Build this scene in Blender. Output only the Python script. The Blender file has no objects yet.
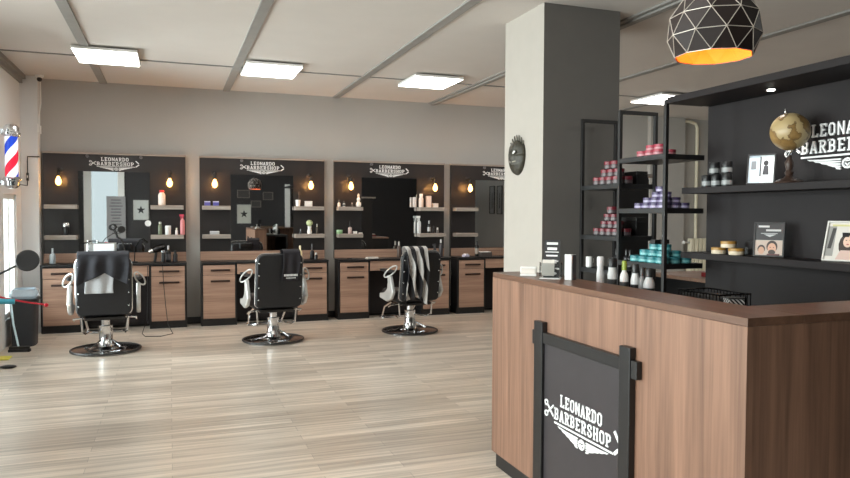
import bpy, bmesh, math, random
from mathutils import Vector, Matrix
PI = math.pi
R_ = math.radians
random.seed(7)
S = bpy.context.scene
COL = S.collection

# ------------------------------------------------------------------ camera
FPX, YAW, PITCH, ROLL, EYE = 697.9, R_(20.063), R_(-2.0), R_(0.225), 1.5
fw = Vector((math.sin(YAW)*math.cos(PITCH), math.cos(YAW)*math.cos(PITCH), math.sin(PITCH)))
rt0 = Vector((math.cos(YAW), -math.sin(YAW), 0)); up0 = rt0.cross(fw)
rt = rt0*math.cos(ROLL) + up0*math.sin(ROLL); up = -rt0*math.sin(ROLL) + up0*math.cos(ROLL)
cd = bpy.data.cameras.new('camera'); cam = bpy.data.objects.new('camera', cd); COL.objects.link(cam)
cd.sensor_fit = 'HORIZONTAL'; cd.sensor_width = 36; cd.lens = FPX/850*36; cd.clip_start = .05
m = Matrix((rt, up, -fw)).transposed().to_4x4(); m.translation = Vector((0, 0, EYE)); cam.matrix_world = m
S.camera = cam

def ray(x, y): return fw + rt*(x-425)/FPX - up*(y-239)/FPX
def kx(px): d = ray(px, 220); return d.x/d.y
def along(px, Y): return kx(px)*Y            # world X on the plane Y for a column of the photograph

# ------------------------------------------------------------------ world, daylight, exposure
W = bpy.data.worlds.new('world'); S.world = W; W.use_nodes = True
bg = W.node_tree.nodes['Background']; bg.inputs[0].default_value = (.86, .93, 1, 1); bg.inputs[1].default_value = .5
S.view_settings.view_transform = 'Standard'; S.view_settings.look = 'None'
S.view_settings.gamma = 1; S.view_settings.use_curve_mapping = False; S.view_settings.exposure = 1.15
S.cycles.max_bounces = 8; S.cycles.diffuse_bounces = 5; S.cycles.glossy_bounces = 5; S.cycles.transparent_max_bounces = 8
S.cycles.sample_clamp_indirect = 6

def area(name, loc, rot, sx, sy, power, col=(1, 1, 1), spread=PI):
    l = bpy.data.lights.new(name, 'AREA'); l.shape = 'RECTANGLE'; l.size = sx; l.size_y = sy
    l.energy = power; l.color = col; l.spread = spread
    o = bpy.data.objects.new(name, l); COL.objects.link(o); o.location = loc; o.rotation_euler = rot
    return o
# daylight coming in through the shop windows on the left and behind the camera
area('daylight_left', (-3.0, 3.0, 1.6), (0, R_(-90), 0), 2.3, 7.4, 320, (.97, .98, 1))
area('daylight_left_far', (-2.05, 8.3, 1.4), (0, R_(-90), 0), 2.2, 2.4, 150, (.92, .96, 1))

# ------------------------------------------------------------------ materials
def lin(c):
    c = [v/255 if max(c) > 1 else v for v in c]
    return [v/12.92 if v <= .04045 else ((v+.055)/1.055)**2.4 for v in c]
MC = {}
def mat(name, col, rough=.5, metal=0, var=.06, scale=8, bump=0, coat=0, emit=None, es=0, trans=0, alpha=1, spec=.5, sheen=0):
    if name in MC: return MC[name]
    M = bpy.data.materials.new(name); M.use_nodes = True; nt = M.node_tree; b = nt.nodes['Principled BSDF']
    c = lin(col)
    tc = nt.nodes.new('ShaderNodeTexCoord'); no = nt.nodes.new('ShaderNodeTexNoise')
    no.inputs['Scale'].default_value = scale; no.inputs['Detail'].default_value = 4
    nt.links.new(tc.outputs['Object'], no.inputs['Vector'])
    rp = nt.nodes.new('ShaderNodeValToRGB')
    rp.color_ramp.elements[0].position = .3; rp.color_ramp.elements[1].position = .7
    rp.color_ramp.elements[0].color = [*[v*(1-var) for v in c], 1]; rp.color_ramp.elements[1].color = [*[min(1, v*(1+var)) for v in c], 1]
    nt.links.new(no.outputs['Fac'], rp.inputs['Fac']); nt.links.new(rp.outputs['Color'], b.inputs['Base Color'])
    b.inputs['Roughness'].default_value = rough; b.inputs['Metallic'].default_value = metal
    b.inputs['Coat Weight'].default_value = coat; b.inputs['Transmission Weight'].default_value = trans
    b.inputs['Alpha'].default_value = alpha; b.inputs['Specular IOR Level'].default_value = spec
    if sheen: b.inputs['Sheen Weight'].default_value = sheen
    if bump:
        bp = nt.nodes.new('ShaderNodeBump'); bp.inputs['Strength'].default_value = bump; bp.inputs['Distance'].default_value = .01
        nt.links.new(no.outputs['Fac'], bp.inputs['Height']); nt.links.new(bp.outputs['Normal'], b.inputs['Normal'])
    if emit: b.inputs['Emission Color'].default_value = [*lin(emit), 1]; b.inputs['Emission Strength'].default_value = es
    MC[name] = M; return M

def wood(name, c1, c2, axis='Z', rough=.45, coat=0.0, fine=1.0):
    """streaked grain running along one axis"""
    M = bpy.data.materials.new(name); M.use_nodes = True; nt = M.node_tree; b = nt.nodes['Principled BSDF']
    tc = nt.nodes.new('ShaderNodeTexCoord'); mp = nt.nodes.new('ShaderNodeMapping')
    sc = {'X': (.5, 14, 14), 'Y': (14, .5, 14), 'Z': (14, 14, .5)}[axis]
    mp.inputs['Scale'].default_value = [v*fine for v in sc]
    nt.links.new(tc.outputs['Object'], mp.inputs['Vector'])
    n1 = nt.nodes.new('ShaderNodeTexNoise'); n1.inputs['Scale'].default_value = 1; n1.inputs['Detail'].default_value = 6; n1.inputs['Distortion'].default_value = 1.2
    nt.links.new(mp.outputs[0], n1.inputs['Vector'])
    mp2 = nt.nodes.new('ShaderNodeMapping'); mp2.inputs['Scale'].default_value = [v*fine*6 for v in sc]
    nt.links.new(tc.outputs['Object'], mp2.inputs['Vector'])
    n2 = nt.nodes.new('ShaderNodeTexNoise'); n2.inputs['Scale'].default_value = 1; n2.inputs['Detail'].default_value = 3
    nt.links.new(mp2.outputs[0], n2.inputs['Vector'])
    ad = nt.nodes.new('ShaderNodeMath'); ad.operation = 'MULTIPLY_ADD'; ad.inputs[1].default_value = .45
    nt.links.new(n2.outputs['Fac'], ad.inputs[0]); nt.links.new(n1.outputs['Fac'], ad.inputs[2])
    rp = nt.nodes.new('ShaderNodeValToRGB'); e = rp.color_ramp.elements
    e[0].position = .5; e[0].color = [*lin(c2), 1]; e[1].position = .95; e[1].color = [*lin(c1), 1]
    nt.links.new(ad.outputs[0], rp.inputs['Fac']); nt.links.new(rp.outputs['Color'], b.inputs['Base Color'])
    b.inputs['Roughness'].default_value = rough; b.inputs['Coat Weight'].default_value = coat
    MC[name] = M; return M

def floor_mat():
    M = bpy.data.materials.new('laminate_planks'); M.use_nodes = True; nt = M.node_tree; b = nt.nodes['Principled BSDF']
    tc = nt.nodes.new('ShaderNodeTexCoord')
    br = nt.nodes.new('ShaderNodeTexBrick'); br.inputs['Scale'].default_value = 1
    br.inputs['Brick Width'].default_value = 1.3; br.inputs['Row Height'].default_value = .1; br.inputs['Mortar Size'].default_value = .0015
    br.inputs['Mortar Smooth'].default_value = .4; br.offset = .37; br.inputs['Bias'].default_value = 0
    br.inputs['Color1'].default_value = [*lin((228, 215, 201)), 1]; br.inputs['Color2'].default_value = [*lin((192, 179, 166)), 1]
    br.inputs['Mortar'].default_value = [*lin((150, 141, 132)), 1]
    nt.links.new(tc.outputs['Object'], br.inputs['Vector'])
    mp = nt.nodes.new('ShaderNodeMapping'); mp.inputs['Scale'].default_value = (1.1, 26, 1)
    nt.links.new(tc.outputs['Object'], mp.inputs['Vector'])
    n = nt.nodes.new('ShaderNodeTexNoise'); n.inputs['Scale'].default_value = 1; n.inputs['Detail'].default_value = 7; n.inputs['Distortion'].default_value = .6
    nt.links.new(mp.outputs[0], n.inputs['Vector'])
    rp = nt.nodes.new('ShaderNodeValToRGB'); e = rp.color_ramp.elements
    e[0].position = .36; e[0].color = (.55, .53, .51, 1); e[1].position = .64; e[1].color = (1, .99, .97, 1)
    nt.links.new(n.outputs['Fac'], rp.inputs['Fac'])
    mx = nt.nodes.new('ShaderNodeMix'); mx.data_type = 'RGBA'; mx.blend_type = 'MULTIPLY'; mx.inputs['Factor'].default_value = .75
    nt.links.new(br.outputs['Color'], mx.inputs['A']); nt.links.new(rp.outputs['Color'], mx.inputs['B'])
    nt.links.new(mx.outputs['Result'], b.inputs['Base Color'])
    b.inputs['Roughness'].default_value = .3; b.inputs['Specular IOR Level'].default_value = .5
    bp = nt.nodes.new('ShaderNodeBump'); bp.inputs['Strength'].default_value = .12; bp.inputs['Distance'].default_value = .003
    nt.links.new(n.outputs['Fac'], bp.inputs['Height']); nt.links.new(bp.outputs['Normal'], b.inputs['Normal'])
    return M

def glass_mat(name, tint=(1, 1, 1), refl=.1):
    if name in MC: return MC[name]
    M = bpy.data.materials.new(name); M.use_nodes = True; nt = M.node_tree; nt.nodes.clear()
    o = nt.nodes.new('ShaderNodeOutputMaterial'); t = nt.nodes.new('ShaderNodeBsdfTransparent'); g = nt.nodes.new('ShaderNodeBsdfGlossy')
    t.inputs[0].default_value = [*tint, 1]; g.inputs['Roughness'].default_value = .03
    fr = nt.nodes.new('ShaderNodeFresnel'); fr.inputs[0].default_value = 1.45; mx = nt.nodes.new('ShaderNodeMixShader')
    nt.links.new(fr.outputs[0], mx.inputs[0]); nt.links.new(t.outputs[0], mx.inputs[1]); nt.links.new(g.outputs[0], mx.inputs[2])
    nt.links.new(mx.outputs[0], o.inputs[0]); MC[name] = M; return M

M_wall = mat('wall_paint_grey', (174, 170, 165), .8, var=.02, scale=2)
M_wallw = mat('wall_paint_white', (222, 222, 222), .8, var=.02, scale=2)
M_ceil = mat('ceiling_board', (200, 193, 187), .85, var=.02, scale=3)
M_beam = mat('ceiling_strip_grey', (140, 137, 133), .7)
M_dwall = mat('dark_feature_wall', (46, 44, 46), .6, var=.04)
M_floor = floor_mat()
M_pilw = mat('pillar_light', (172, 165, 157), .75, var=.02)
M_slate = mat('slate_panel', (27, 23, 24), .4, var=.05, scale=5, spec=.7)
M_black = mat('black_laminate', (27, 26, 27), .4, var=.08)
M_blackm = mat('black_metal', (26, 24, 24), .45, var=.05)
M_lam = mat('charcoal_laminate', (36, 32, 33), .55, var=.06, scale=3, spec=.22)
M_walV = wood('walnut_vertical', (145, 109, 89), (103, 75, 60), 'Z', .5)
M_walH = wood('walnut_horizontal', (178, 143, 122), (138, 107, 90), 'X', .5)
M_shelf = wood('grey_oak', (172, 160, 150), (130, 120, 112), 'X', .6)
M_chrome = mat('chrome', (225, 226, 228), .12, 1, var=.02)
M_chromed = mat('dark_chrome', (70, 70, 72), .15, 1, var=.03)
M_leather = mat('black_leather', (25, 26, 30), .45, var=.12, scale=60, bump=.15)
M_white = mat('white_plastic', (236, 235, 232), .35, var=.01)
M_cream = mat('cream_enamel', (232, 224, 200), .4, var=.01)
M_logo = mat('logo_white', (240, 240, 240), .4, var=.01)
M_mirror = mat('mirror_silver', (228, 230, 230), .015, 1, var=0)
M_bulb = mat('filament_bulb', (255, 214, 150), .2, emit=(255, 186, 96), es=5)
M_panel = mat('light_panel_diffuser', (255, 255, 255), .4, emit=(255, 253, 248), es=5)
M_gold = mat('copper_gold_lining', (238, 140, 62), .6, .0, var=.05)

# ------------------------------------------------------------------ mesh helpers
class MB:
    def __init__(s): s.bm = bmesh.new()
    def box(s, x0, x1, y0, y1, z0, z1, M=None):
        v = [s.bm.verts.new((x, y, z)) for z in (z0, z1) for x, y in ((x0, y0), (x1, y0), (x1, y1), (x0, y1))]
        for f in ((3, 2, 1, 0), (4, 5, 6, 7), (0, 1, 5, 4), (1, 2, 6, 5), (2, 3, 7, 6), (3, 0, 4, 7)): s.bm.faces.new([v[i] for i in f])
        if M is not None: bmesh.ops.transform(s.bm, matrix=M, verts=v)
        return s
    def lathe(s, prof, c=(0, 0, 0), n=24, M=None, cap=True):
        rings = []
        for r, z in prof:
            r = max(r, 1e-4)
            rings.append([s.bm.verts.new((c[0]+r*math.cos(2*PI*i/n), c[1]+r*math.sin(2*PI*i/n), c[2]+z)) for i in range(n)])
        for a, b in zip(rings, rings[1:]):
            for i in range(n): s.bm.faces.new((a[i], a[(i+1) % n], b[(i+1) % n], b[i]))
        if cap:
            s.bm.faces.new(rings[0][::-1]); s.bm.faces.new(rings[-1])
        if M is not None: bmesh.ops.transform(s.bm, matrix=M, verts=[v for r in rings for v in r])
        return s
    def tube(s, pts, r, n=8, closed=False):
        P = [Vector(p) for p in pts]; rings = []; N = len(P); prev = None
        for i, p in enumerate(P):
            a = P[(i-1) % N] if (i > 0 or closed) else p; b = P[(i+1) % N] if (i < N-1 or closed) else p
            t = (b-a).normalized()
            u = prev - t*prev.dot(t) if prev is not None else t.orthogonal()
            if u.length < 1e-5: u = t.orthogonal()
            u.normalize(); prev = u; w = t.cross(u)
            rr = r[i] if isinstance(r, (list, tuple)) else r
            rings.append([s.bm.verts.new(p + (u*math.cos(2*PI*k/n) + w*math.sin(2*PI*k/n))*rr) for k in range(n)])
        for a, b in list(zip(rings, rings[1:])) + ([(rings[-1], rings[0])] if closed else []):
            for k in range(n): s.bm.faces.new((a[k], a[(k+1) % n], b[(k+1) % n], b[k]))
        if not closed: s.bm.faces.new(rings[0][::-1]); s.bm.faces.new(rings[-1])
        return s
    def ball(s, c, r, sx=1, sy=1, sz=1, n=16, M=None):
        k = n//2; prof = [(math.sin(PI*i/k)*1, -math.cos(PI*i/k)) for i in range(k+1)]
        mm = Matrix.Translation(c) @ (M or Matrix.Identity(4)) @ Matrix.Diagonal((r*sx, r*sy, r*sz, 1))
        return s.lathe(prof, n=n, M=mm)
    def prism(s, poly, y0, y1, M=None):
        """polygon in local XZ, extruded along Y"""
        a = [s.bm.verts.new((x, y0, z)) for x, z in poly]; b = [s.bm.verts.new((x, y1, z)) for x, z in poly]; n = len(poly)
        s.bm.faces.new(a); s.bm.faces.new(b[::-1])
        for i in range(n): s.bm.faces.new((a[i], b[i], b[(i+1) % n], a[(i+1) % n]))
        if M is not None: bmesh.ops.transform(s.bm, matrix=M, verts=a+b)
        return s
    def grid(s, f, nu, nv):
        g = [[s.bm.verts.new(f(i/nu, j/nv)) for j in range(nv+1)] for i in range(nu+1)]
        for i in range(nu):
            for j in range(nv): s.bm.faces.new((g[i][j], g[i+1][j], g[i+1][j+1], g[i][j+1]))
        return s
    def build(s, name, m, parent=None, bevel=0, smooth=False, loc=None, rz=0, solid=0, subsurf=0):
        bmesh.ops.recalc_face_normals(s.bm, faces=s.bm.faces)
        me = bpy.data.meshes.new(name); s.bm.to_mesh(me); s.bm.free()
        ms = m if isinstance(m, (list, tuple)) else [m]
        for q in ms: me.materials.append(q)
        o = bpy.data.objects.new(name, me); COL.objects.link(o)
        if smooth:
            for p in me.polygons: p.use_smooth = True
            me.set_sharp_from_angle(angle=R_(smooth if smooth is not True else 40))
        if parent: o.parent = parent
        if loc: o.location = loc
        if rz: o.rotation_euler.z = rz
        if solid:
            q = o.modifiers.new('solid', 'SOLIDIFY'); q.thickness = solid; q.offset = 0
        if bevel:
            q = o.modifiers.new('bevel', 'BEVEL'); q.width = bevel; q.segments = 2; q.limit_method = 'ANGLE'
        if subsurf:
            q = o.modifiers.new('sub', 'SUBSURF'); q.levels = subsurf; q.render_levels = subsurf
        return o

def tag(o, label=None, cat=None, group=None, kind=None):
    if label: o['label'] = label
    if cat: o['category'] = cat
    if group: o['group'] = group
    if kind: o['kind'] = kind
    return o
def thing(name, label, cat, loc=(0, 0, 0), rz=0, group=None):
    o = bpy.data.objects.new(name, None); COL.objects.link(o); o.location = loc; o.rotation_euler.z = rz
    o.empty_display_size = .1
    return tag(o, label, cat, group)
def struct(name, mb, m, **k): return tag(mb.build(name, m, **k), kind='structure')
def copy_tree(o, parent=None, label=None, group=None):
    c = o.copy(); COL.objects.link(c); c.parent = parent
    if label: c['label'] = label
    if group: c['group'] = group
    for ch in list(o.children): copy_tree(ch, c)
    return c

# ------------------------------------------------------------------ lettering and emblem
GLY = {
 'L': [[(.15, 0), (.15, 1)], [(0, .08), (.56, .08)], 't', [(0, .95), (.3, .95)], [(.53, 0), (.53, .28)]],
 'E': [[(.15, 0), (.15, 1)], [(0, .08), (.56, .08)], [(0, .92), (.56, .92)], [(.1, .5), (.45, .5)], 't', [(.53, 0), (.53, .27)], [(.53, .73), (.53, 1)]],
 'O': [[(.2, .08), (.4, .08), (.52, .22), (.52, .78), (.4, .92), (.2, .92), (.09, .78), (.09, .22), (.2, .08)]],
 'N': [[(.1, 0), (.1, 1)], [(.54, 0), (.54, 1)], 't', [(.1, .93), (.54, .07)]],
 'A': [[(.08, 0), (.3, .95)], [(.54, 0), (.32, .95)], [(.14, .3), (.48, .3)], 't', [(0, .05), (.22, .05)], [(.42, .05), (.64, .05)]],
 'R': [[(.14, 0), (.14, 1)], [(.0, .92), (.38, .92), (.5, .8), (.5, .62), (.38, .5), (.14, .5)], [(.3, .5), (.52, .05)], 't', [(0, .05), (.28, .05)], [(.44, .05), (.62, .05)]],
 'D': [[(.14, 0), (.14, 1)], [(0, .08), (.36, .08), (.52, .24), (.52, .76), (.36, .92), (0, .92)]],
 'B': [[(.14, 0), (.14, 1)], [(0, .08), (.38, .08), (.51, .18), (.51, .38), (.4, .5), (.14, .5)], [(.4, .5), (.49, .6), (.49, .82), (.38, .92), (0, .92)]],
 'S': [[(.5, .7), (.5, .82), (.4, .92), (.2, .92), (.1, .8), (.1, .66), (.2, .56), (.42, .44), (.51, .34), (.51, .2), (.4, .08), (.2, .08), (.09, .2), (.09, .32)]],
 'H': [[(.12, 0), (.12, 1)], [(.5, 0), (.5, 1)], [(.12, .5), (.5, .5)], 't', [(0, .95), (.24, .95)], [(0, .05), (.24, .05)], [(.38, .95), (.62, .95)], [(.38, .05), (.62, .05)]],
 'P': [[(.14, 0), (.14, 1)], [(0, .92), (.38, .92), (.51, .8), (.51, .58), (.38, .45), (.14, .45)], 't', [(0, .05), (.3, .05)]],
}
def stroke(mb, pts, th, y0, y1, closed=False):
    for (xa, za), (xb, zb) in zip(pts, pts[1:]):
        d = Vector((xb-xa, zb-za)); L = d.length
        if L < 1e-6: continue
        d /= L; n = Vector((-d.y, d.x))*th/2; e = d*th*(.28 if len(pts) > 2 else 0)
        a = Vector((xa, za))-e; b = Vector((xb, zb))+e
        mb.prism([tuple(a-n), tuple(b-n), tuple(b+n), tuple(a+n)], y0-stroke.j*2e-5, y1); stroke.j = (stroke.j+1) % 9
stroke.j = 0
def word(mb, txt, x, z, w, h, t):
    """slab lettering: txt from x to x+w, baseline z, cap height h, thickness t towards -Y"""
    adv = w/(len(txt)-.12); gw = adv*.82/.62
    for i, c in enumerate(txt):
        th = .13
        for p in GLY[c]:
            if p == 't': th = .1; continue
            pts = [(x+i*adv+px*gw, z+pz*h) for px, pz in p]
            stroke(mb, pts, th*min(gw, h)*1.05, -t, 0)
def emblem(W_, t=.004):
    """the shop's mark, W_ wide, centred at the origin in the XZ plane, facing -Y"""
    mb = MB(); u = W_
    word(mb, 'LEONARDO', -.28*u, .045*u, .52*u, .088*u, t)
    word(mb, 'BARBERSHOP', -.36*u, -.064*u, .70*u, .088*u, t)
    stroke(mb, [(-.36*u, -.088*u), (.36*u, -.088*u)], .012*u, -t, 0)
    for sg in (-1, 1):
        for i in range(5):                                # feathers of the wing, long above and short below
            xo = (.31-.05*i)*u; zo = (-.106-.0135*i)*u; xi = .05*u; zi = (-.112-.016*i)*u
            poly = [(sg*xi, zi), (sg*(xi*.4+xo*.6), zo-.004*u), (sg*xo, zo+.002*u), (sg*(xo-.02*u), zo-.009*u), (sg*(xi*.5+xo*.5), zi*.6+zo*.4-.0115*u), (sg*xi, zi-.0095*u)]
            mb.prism(poly, -t-i*3e-5, 0)
    ring = [(.034*u*math.cos(a), -.145*u+.03*u*math.sin(a)) for a in [2*PI*k/12 for k in range(13)]]
    stroke(mb, ring, .012*u, -t*1.2, 0)
    stroke(mb, [(-.014*u, -.145*u), (0, -.16*u), (.014*u, -.145*u)], .01*u, -t*1.2, 0)
    stroke(mb, [(-.014*u, -.13*u), (.014*u, -.13*u)], .008*u, -t*1.2, 0)
    for sz in (-1, 1):                                    # scissors on the left
        c = (-.475*u, (-.01+.04*sz)*u)
        stroke(mb, [(c[0]+.02*u*math.cos(a), c[1]+.018*u*math.sin(a)) for a in [2*PI*k/10 for k in range(11)]], .01*u, -t, 0)
        stroke(mb, [(c[0]+.018*u, c[1]-.01*sz*u), (-.375*u, (-.01-.04*sz)*u)], .014*u, -t, 0)
    stroke(mb, [(.37*u, .06*u), (.43*u, -.01*u)], .022*u, -t, 0)      # folded razor on the right
    stroke(mb, [(.435*u, -.03*u), (.37*u, -.085*u)], .022*u, -t, 0)
    return mb

# ================================================================== THE SETTING
ZC, YW, XL, XR, YF = 3.2, 10.02, -1.73, 9.3, -1.5
struct('floor', MB().box(-3.0, XR+.2, YF-.2, YW+.2, -.12, 0), M_floor)
struct('ceiling', MB().box(-3.0, XR+.2, YF-.2, YW+.2, ZC, ZC+.1), M_ceil)
struct('wall_back', MB().box(XL-.2, XR+.2, YW, YW+.15, 0, ZC), M_wall)
struct('wall_right', MB().box(XR, XR+.15, YF-.2, YW, 0, ZC), M_wall)
# left wall with window openings; its nearer part stands back behind the far corner bay
XB = -2.72
w = MB(); holes = [(-1.2, 1.2, XB, 2.9), (1.5, 3.9, XB, 2.9), (4.2, 6.7, XB, 2.9), (7.25, 8.5, XL, 2.6), (8.85, 9.55, XL, 1.72)]
ys = YF-.2
for a, b, xw, tz in holes:
    if xw == XL and ys < 7: w.box(XB-.15, XB, ys, 7.0, 0, ZC).box(XB-.15, XL, 7.0, 7.15, 0, ZC); ys = 7.15
    w.box(xw-.15, xw, ys, a, 0, ZC); w.box(xw-.15, xw, a, b, 0, .3); w.box(xw-.15, xw, a, b, tz, ZC); ys = b
w.box(XL-.15, XL, ys, YW, 0, ZC)
struct('wall_left', w, M_wallw)
M_glass = glass_mat('window_glass', (.93, .97, .95))
for i, (a, b, xw, tz) in enumerate(holes):
    f = MB()
    for y0, y1, z0, z1 in ((a, a+.05, .3, tz), (b-.05, b, .3, tz), (a, b, .3, .36), (a, b, tz-.06, tz), ((a+b)/2-.025, (a+b)/2+.025, .3, tz)):
        f.box(xw-.1, xw-.02, y0, y1, z0, z1)
    fr = struct('window_%d' % (i+1), f, M_white)
    MB().box(xw-.065, xw-.055, a+.05, b-.05, .36, tz-.06).build('pane', M_glass, fr)
# pilaster at the far left corner
struct('trim_1', MB().box(XL, -1.535, 9.84, YW, 0, ZC), M_wallw, bevel=.004)
struct('trim_2', MB().box(XL, XL+.07, 7.15, 9.84, ZC-.05, ZC).box(XL, XL+.035, 7.15, 9.84, ZC-.1, ZC-.05), M_beam)
# front wall behind the camera: glass door at the left, dark wall, window at the right
w = MB()
DX0, DX1, DT = -2.12, -1.3, 2.85
w.box(-3.0, DX0, YF-.15, YF, 0, ZC); w.box(DX0, DX1, YF-.15, YF, DT, ZC)
w.box(DX1, 3.9, YF-.15, YF, 0, ZC); w.box(3.9, 5.2, YF-.15, YF, 0, .35); w.box(3.9, 5.2, YF-.15, YF, 2.45, ZC)
w.box(5.2, XR+.2, YF-.15, YF, 0, ZC)
struct('wall_front', w, M_dwall)
f = MB()
for x0, x1, z0, z1 in ((DX0-.12, DX0+.07, 0, DT), (DX1-.07, DX1+.1, 0, DT), (DX0, DX1, DT-.08, DT), (DX0, DX1, 0, .12)):
    f.box(x0, x1, YF-.08, YF+.03, z0, z1)
d = struct('door_1', f, M_white, bevel=.004)
MB().box(DX0+.07, DX1-.07, YF-.04, YF-.03, .12, DT-.08).build('pane', M_glass, d)
MB().tube([(DX1-.1, YF+.02, .95), (DX1-.1, YF+.06, .95), (DX1-.1, YF+.06, 1.15), (DX1-.1, YF+.02, 1.15)], .01).build('handle', M_chrome, d)
f = MB()
for x0, x1, z0, z1 in ((3.9, 3.97, .35, 2.45), (5.13, 5.2, .35, 2.45), (3.9, 5.2, .35, .42), (3.9, 5.2, 2.38, 2.45)):
    f.box(x0, x1, YF-.1, YF-.03, z0, z1)
fr = struct('window_6', f, M_white)
MB().box(3.97, 5.13, YF-.07, YF-.06, .42, 2.38).build('pane', M_glass, fr)
struct('trim_12', MB().box(3.28, 3.42, YF, YF+.1, 0, 2.4), M_white)
tag(MB().box(-14, 22, -14, YF-.21, -.15, -.02).box(-14, -3.01, YF-.21, 22, -.15, -.02).build('pavement', mat('pavement', (150, 148, 145), .9)), kind='structure')
# pillar
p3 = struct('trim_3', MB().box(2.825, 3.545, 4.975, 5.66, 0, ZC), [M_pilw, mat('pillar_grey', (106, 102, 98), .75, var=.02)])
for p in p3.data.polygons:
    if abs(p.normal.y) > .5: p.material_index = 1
# ceiling strips running away from the camera
n = 3
for x in (-.8, .74, 2.27, 3.78, 5.3, 6.83):
    n += 1
    wd = .045 if x != 3.78 else .075
    b = MB().box(x-wd, x+wd, YF, YW, ZC-.018, ZC)
    if x == 3.78: b.box(x-.03, x+.03, YF, YW, ZC-.035, ZC-.018)
    struct('trim_%d' % n, b, M_beam)
struct('trim_10', MB().box(XL+.07, XR, 8.38, 8.4, ZC-.012, ZC), M_beam)
struct('trim_11', MB().box(7.73, 8.45, YW-.09, YW, 0, ZC), M_wall)
struct('baseboard_back', MB().box(-1.535, XR, YW-.02, YW, 0, .09), M_black)

# ================================================================== CEILING LIGHTS
def ceiling_light(x, y, label):
    t = thing('ceiling_light', label, 'ceiling light', (x, y, ZC), 0, 'square ceiling light panels')
    MB().box(-.31, .31, -.35, .35, -.05, -.02).box(-.2, .2, -.2, .2, -.02, -.0005).build('frame', M_white, t, bevel=.004)
    MB().box(-.302, .302, -.342, .342, -.056, -.0505).build('diffuser', M_panel, t)
    return t
ceiling_light(-.61, 8.17, 'lit white square ceiling panel nearest the left wall')
ceiling_light(1.11, 8.25, 'lit white square ceiling panel, second from the left')
ceiling_light(3.07, 8.25, 'lit white square ceiling panel between two grey ceiling strips, left of the pillar')
ceiling_light(4.87, 8.25, 'lit white square ceiling panel hidden behind the grey pillar')
ceiling_light(6.63, 8.25, 'lit white square ceiling panel right of the pillar above the black shelving')
for x, y, l_ in ((-.61, 2.4, 'left of the entrance floor'), (1.11, 2.4, 'over the middle of the entrance floor'), (4.87, 2.4, 'behind the dark reception wall'), (6.63, 2.4, 'near the far right wall')):
    ceiling_light(x, y, 'added unseen ceiling light panel overhead, ' + l_)  # unseen panels, added for more light on the ceiling

# ================================================================== BARBER STATIONS
SN = ['the leftmost mirror station', 'the second mirror station from the left', 'the third mirror station from the left', 'the mirror station beside the pillar']
SX0 = [-1.51, .38, 2.235, 4.06]; SW = 1.71
YP = 9.96
WS = [None]*4
def wall_unit(i):
    t = thing('mirror_wall_unit', 'dark slate wall unit with mirror and shelves at ' + SN[i], 'mirror unit', (SX0[i], YP, 0), 0, 'mirror wall units of the barber stations')
    MB().box(0, SW, 0, .055, .86, 2.26).build('back_panel', M_slate, t)
    MB().box(-.005, SW+.005, -.02, .055, 2.26, 2.285).build('top_cap', M_shelf, t, bevel=.002)
    for x0, x1 in ((.03, .395), (SW-.44, SW-.03)):
        for z in (1.22, 1.61):
            MB().box(x0, x1, -.15, -.0005, z-.055, z).build('shelf', M_shelf, t, bevel=.003)
    mi = MB().box(.405, SW-.45, -.012, -.0005, .99, 2.04).build('mirror', M_mirror, t)
    MB().box(0, SW, -.015, -.0005, .862, .985).build('backsplash', M_walH, t, bevel=.002)
    lg = emblem(.64, .008).build('logo_sign', M_logo, t, loc=(SW/2, -.001, 2.155)); lg.scale.z = .84; lg['label'] = 'white raised shop lettering with wings and scissors'
    for sx in (-.34, .3) if i == 0 else (-.3,):
        MB().lathe([(.02, 0), (.02, .03), (.012, .04)], n=16, M=Matrix.Translation((SW/2+sx, -.001, 2.236)) @ Matrix.Rotation(R_(90), 4, 'X')).build('downlight', mat('spot_grey', (120, 120, 125), .3, .6), t, smooth=True)
    return t
for i in range(4): WS[i] = wall_unit(i)

def base_cabinet(w, label):
    t = thing('base_cabinet', label, 'cabinet', (0, 0, 0), 0, 'wood fronted base cabinets under the stations')
    MB().box(0, .022, .0, .26, .09, .83).box(w-.022, w, .0, .26, .09, .83).box(.022, w-.022, .02, .26, .09, .82).build('carcass', M_black, t)
    MB().box(.0, w, .03, .26, 0, .088).build('plinth', M_black, t)
    hb = mat('handle_bronze', (52, 36, 30), .4, .3)
    dr = MB().box(.026, w-.026, -.004, .018, .685, .815).build('drawer', M_walH, t, bevel=.002)
    MB().box(w*.26, w*.8, -.028, -.005, .735, .76).build('handle', hb, dr, bevel=.004)
    do = MB().box(.026, w-.026, -.004, .018, .1, .679).build('door', M_walH, t, bevel=.002)
    MB().box(w*.26, w*.8, -.028, -.005, .59, .615).build('handle', hb, do, bevel=.004)
    return t
first = base_cabinet(.46, 'wood fronted base cabinet left under ' + SN[0])
first.location = (SX0[0], 9.68, 0)
for i in range(4):
    for s in (0, 1):
        if i == 0 and s == 0: continue
        if i == 3 and s == 1: continue
        c = copy_tree(first, None, 'wood fronted base cabinet %s under %s' % (('left', 'right')[s], SN[i]))
        c.location = (SX0[i]+(0 if s == 0 else SW-.46), 9.68, 0)
    wt = thing('worktop', 'dark worktop with a wood apron drawer at ' + SN[i], 'worktop', (SX0[i], 9.68, 0), 0, 'station worktops')
    MB().box(0, SW, -.02, .262, .832, .86).build('top', M_black, wt, bevel=.003)
    MB().box(.465, SW-.465, .0, .02, .69, .828).build('drawer', M_walH, wt, bevel=.002)
    MB().box(.465, SW-.465, .22, .255, .05, .828).build('knee_panel', M_lam, wt)

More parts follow.
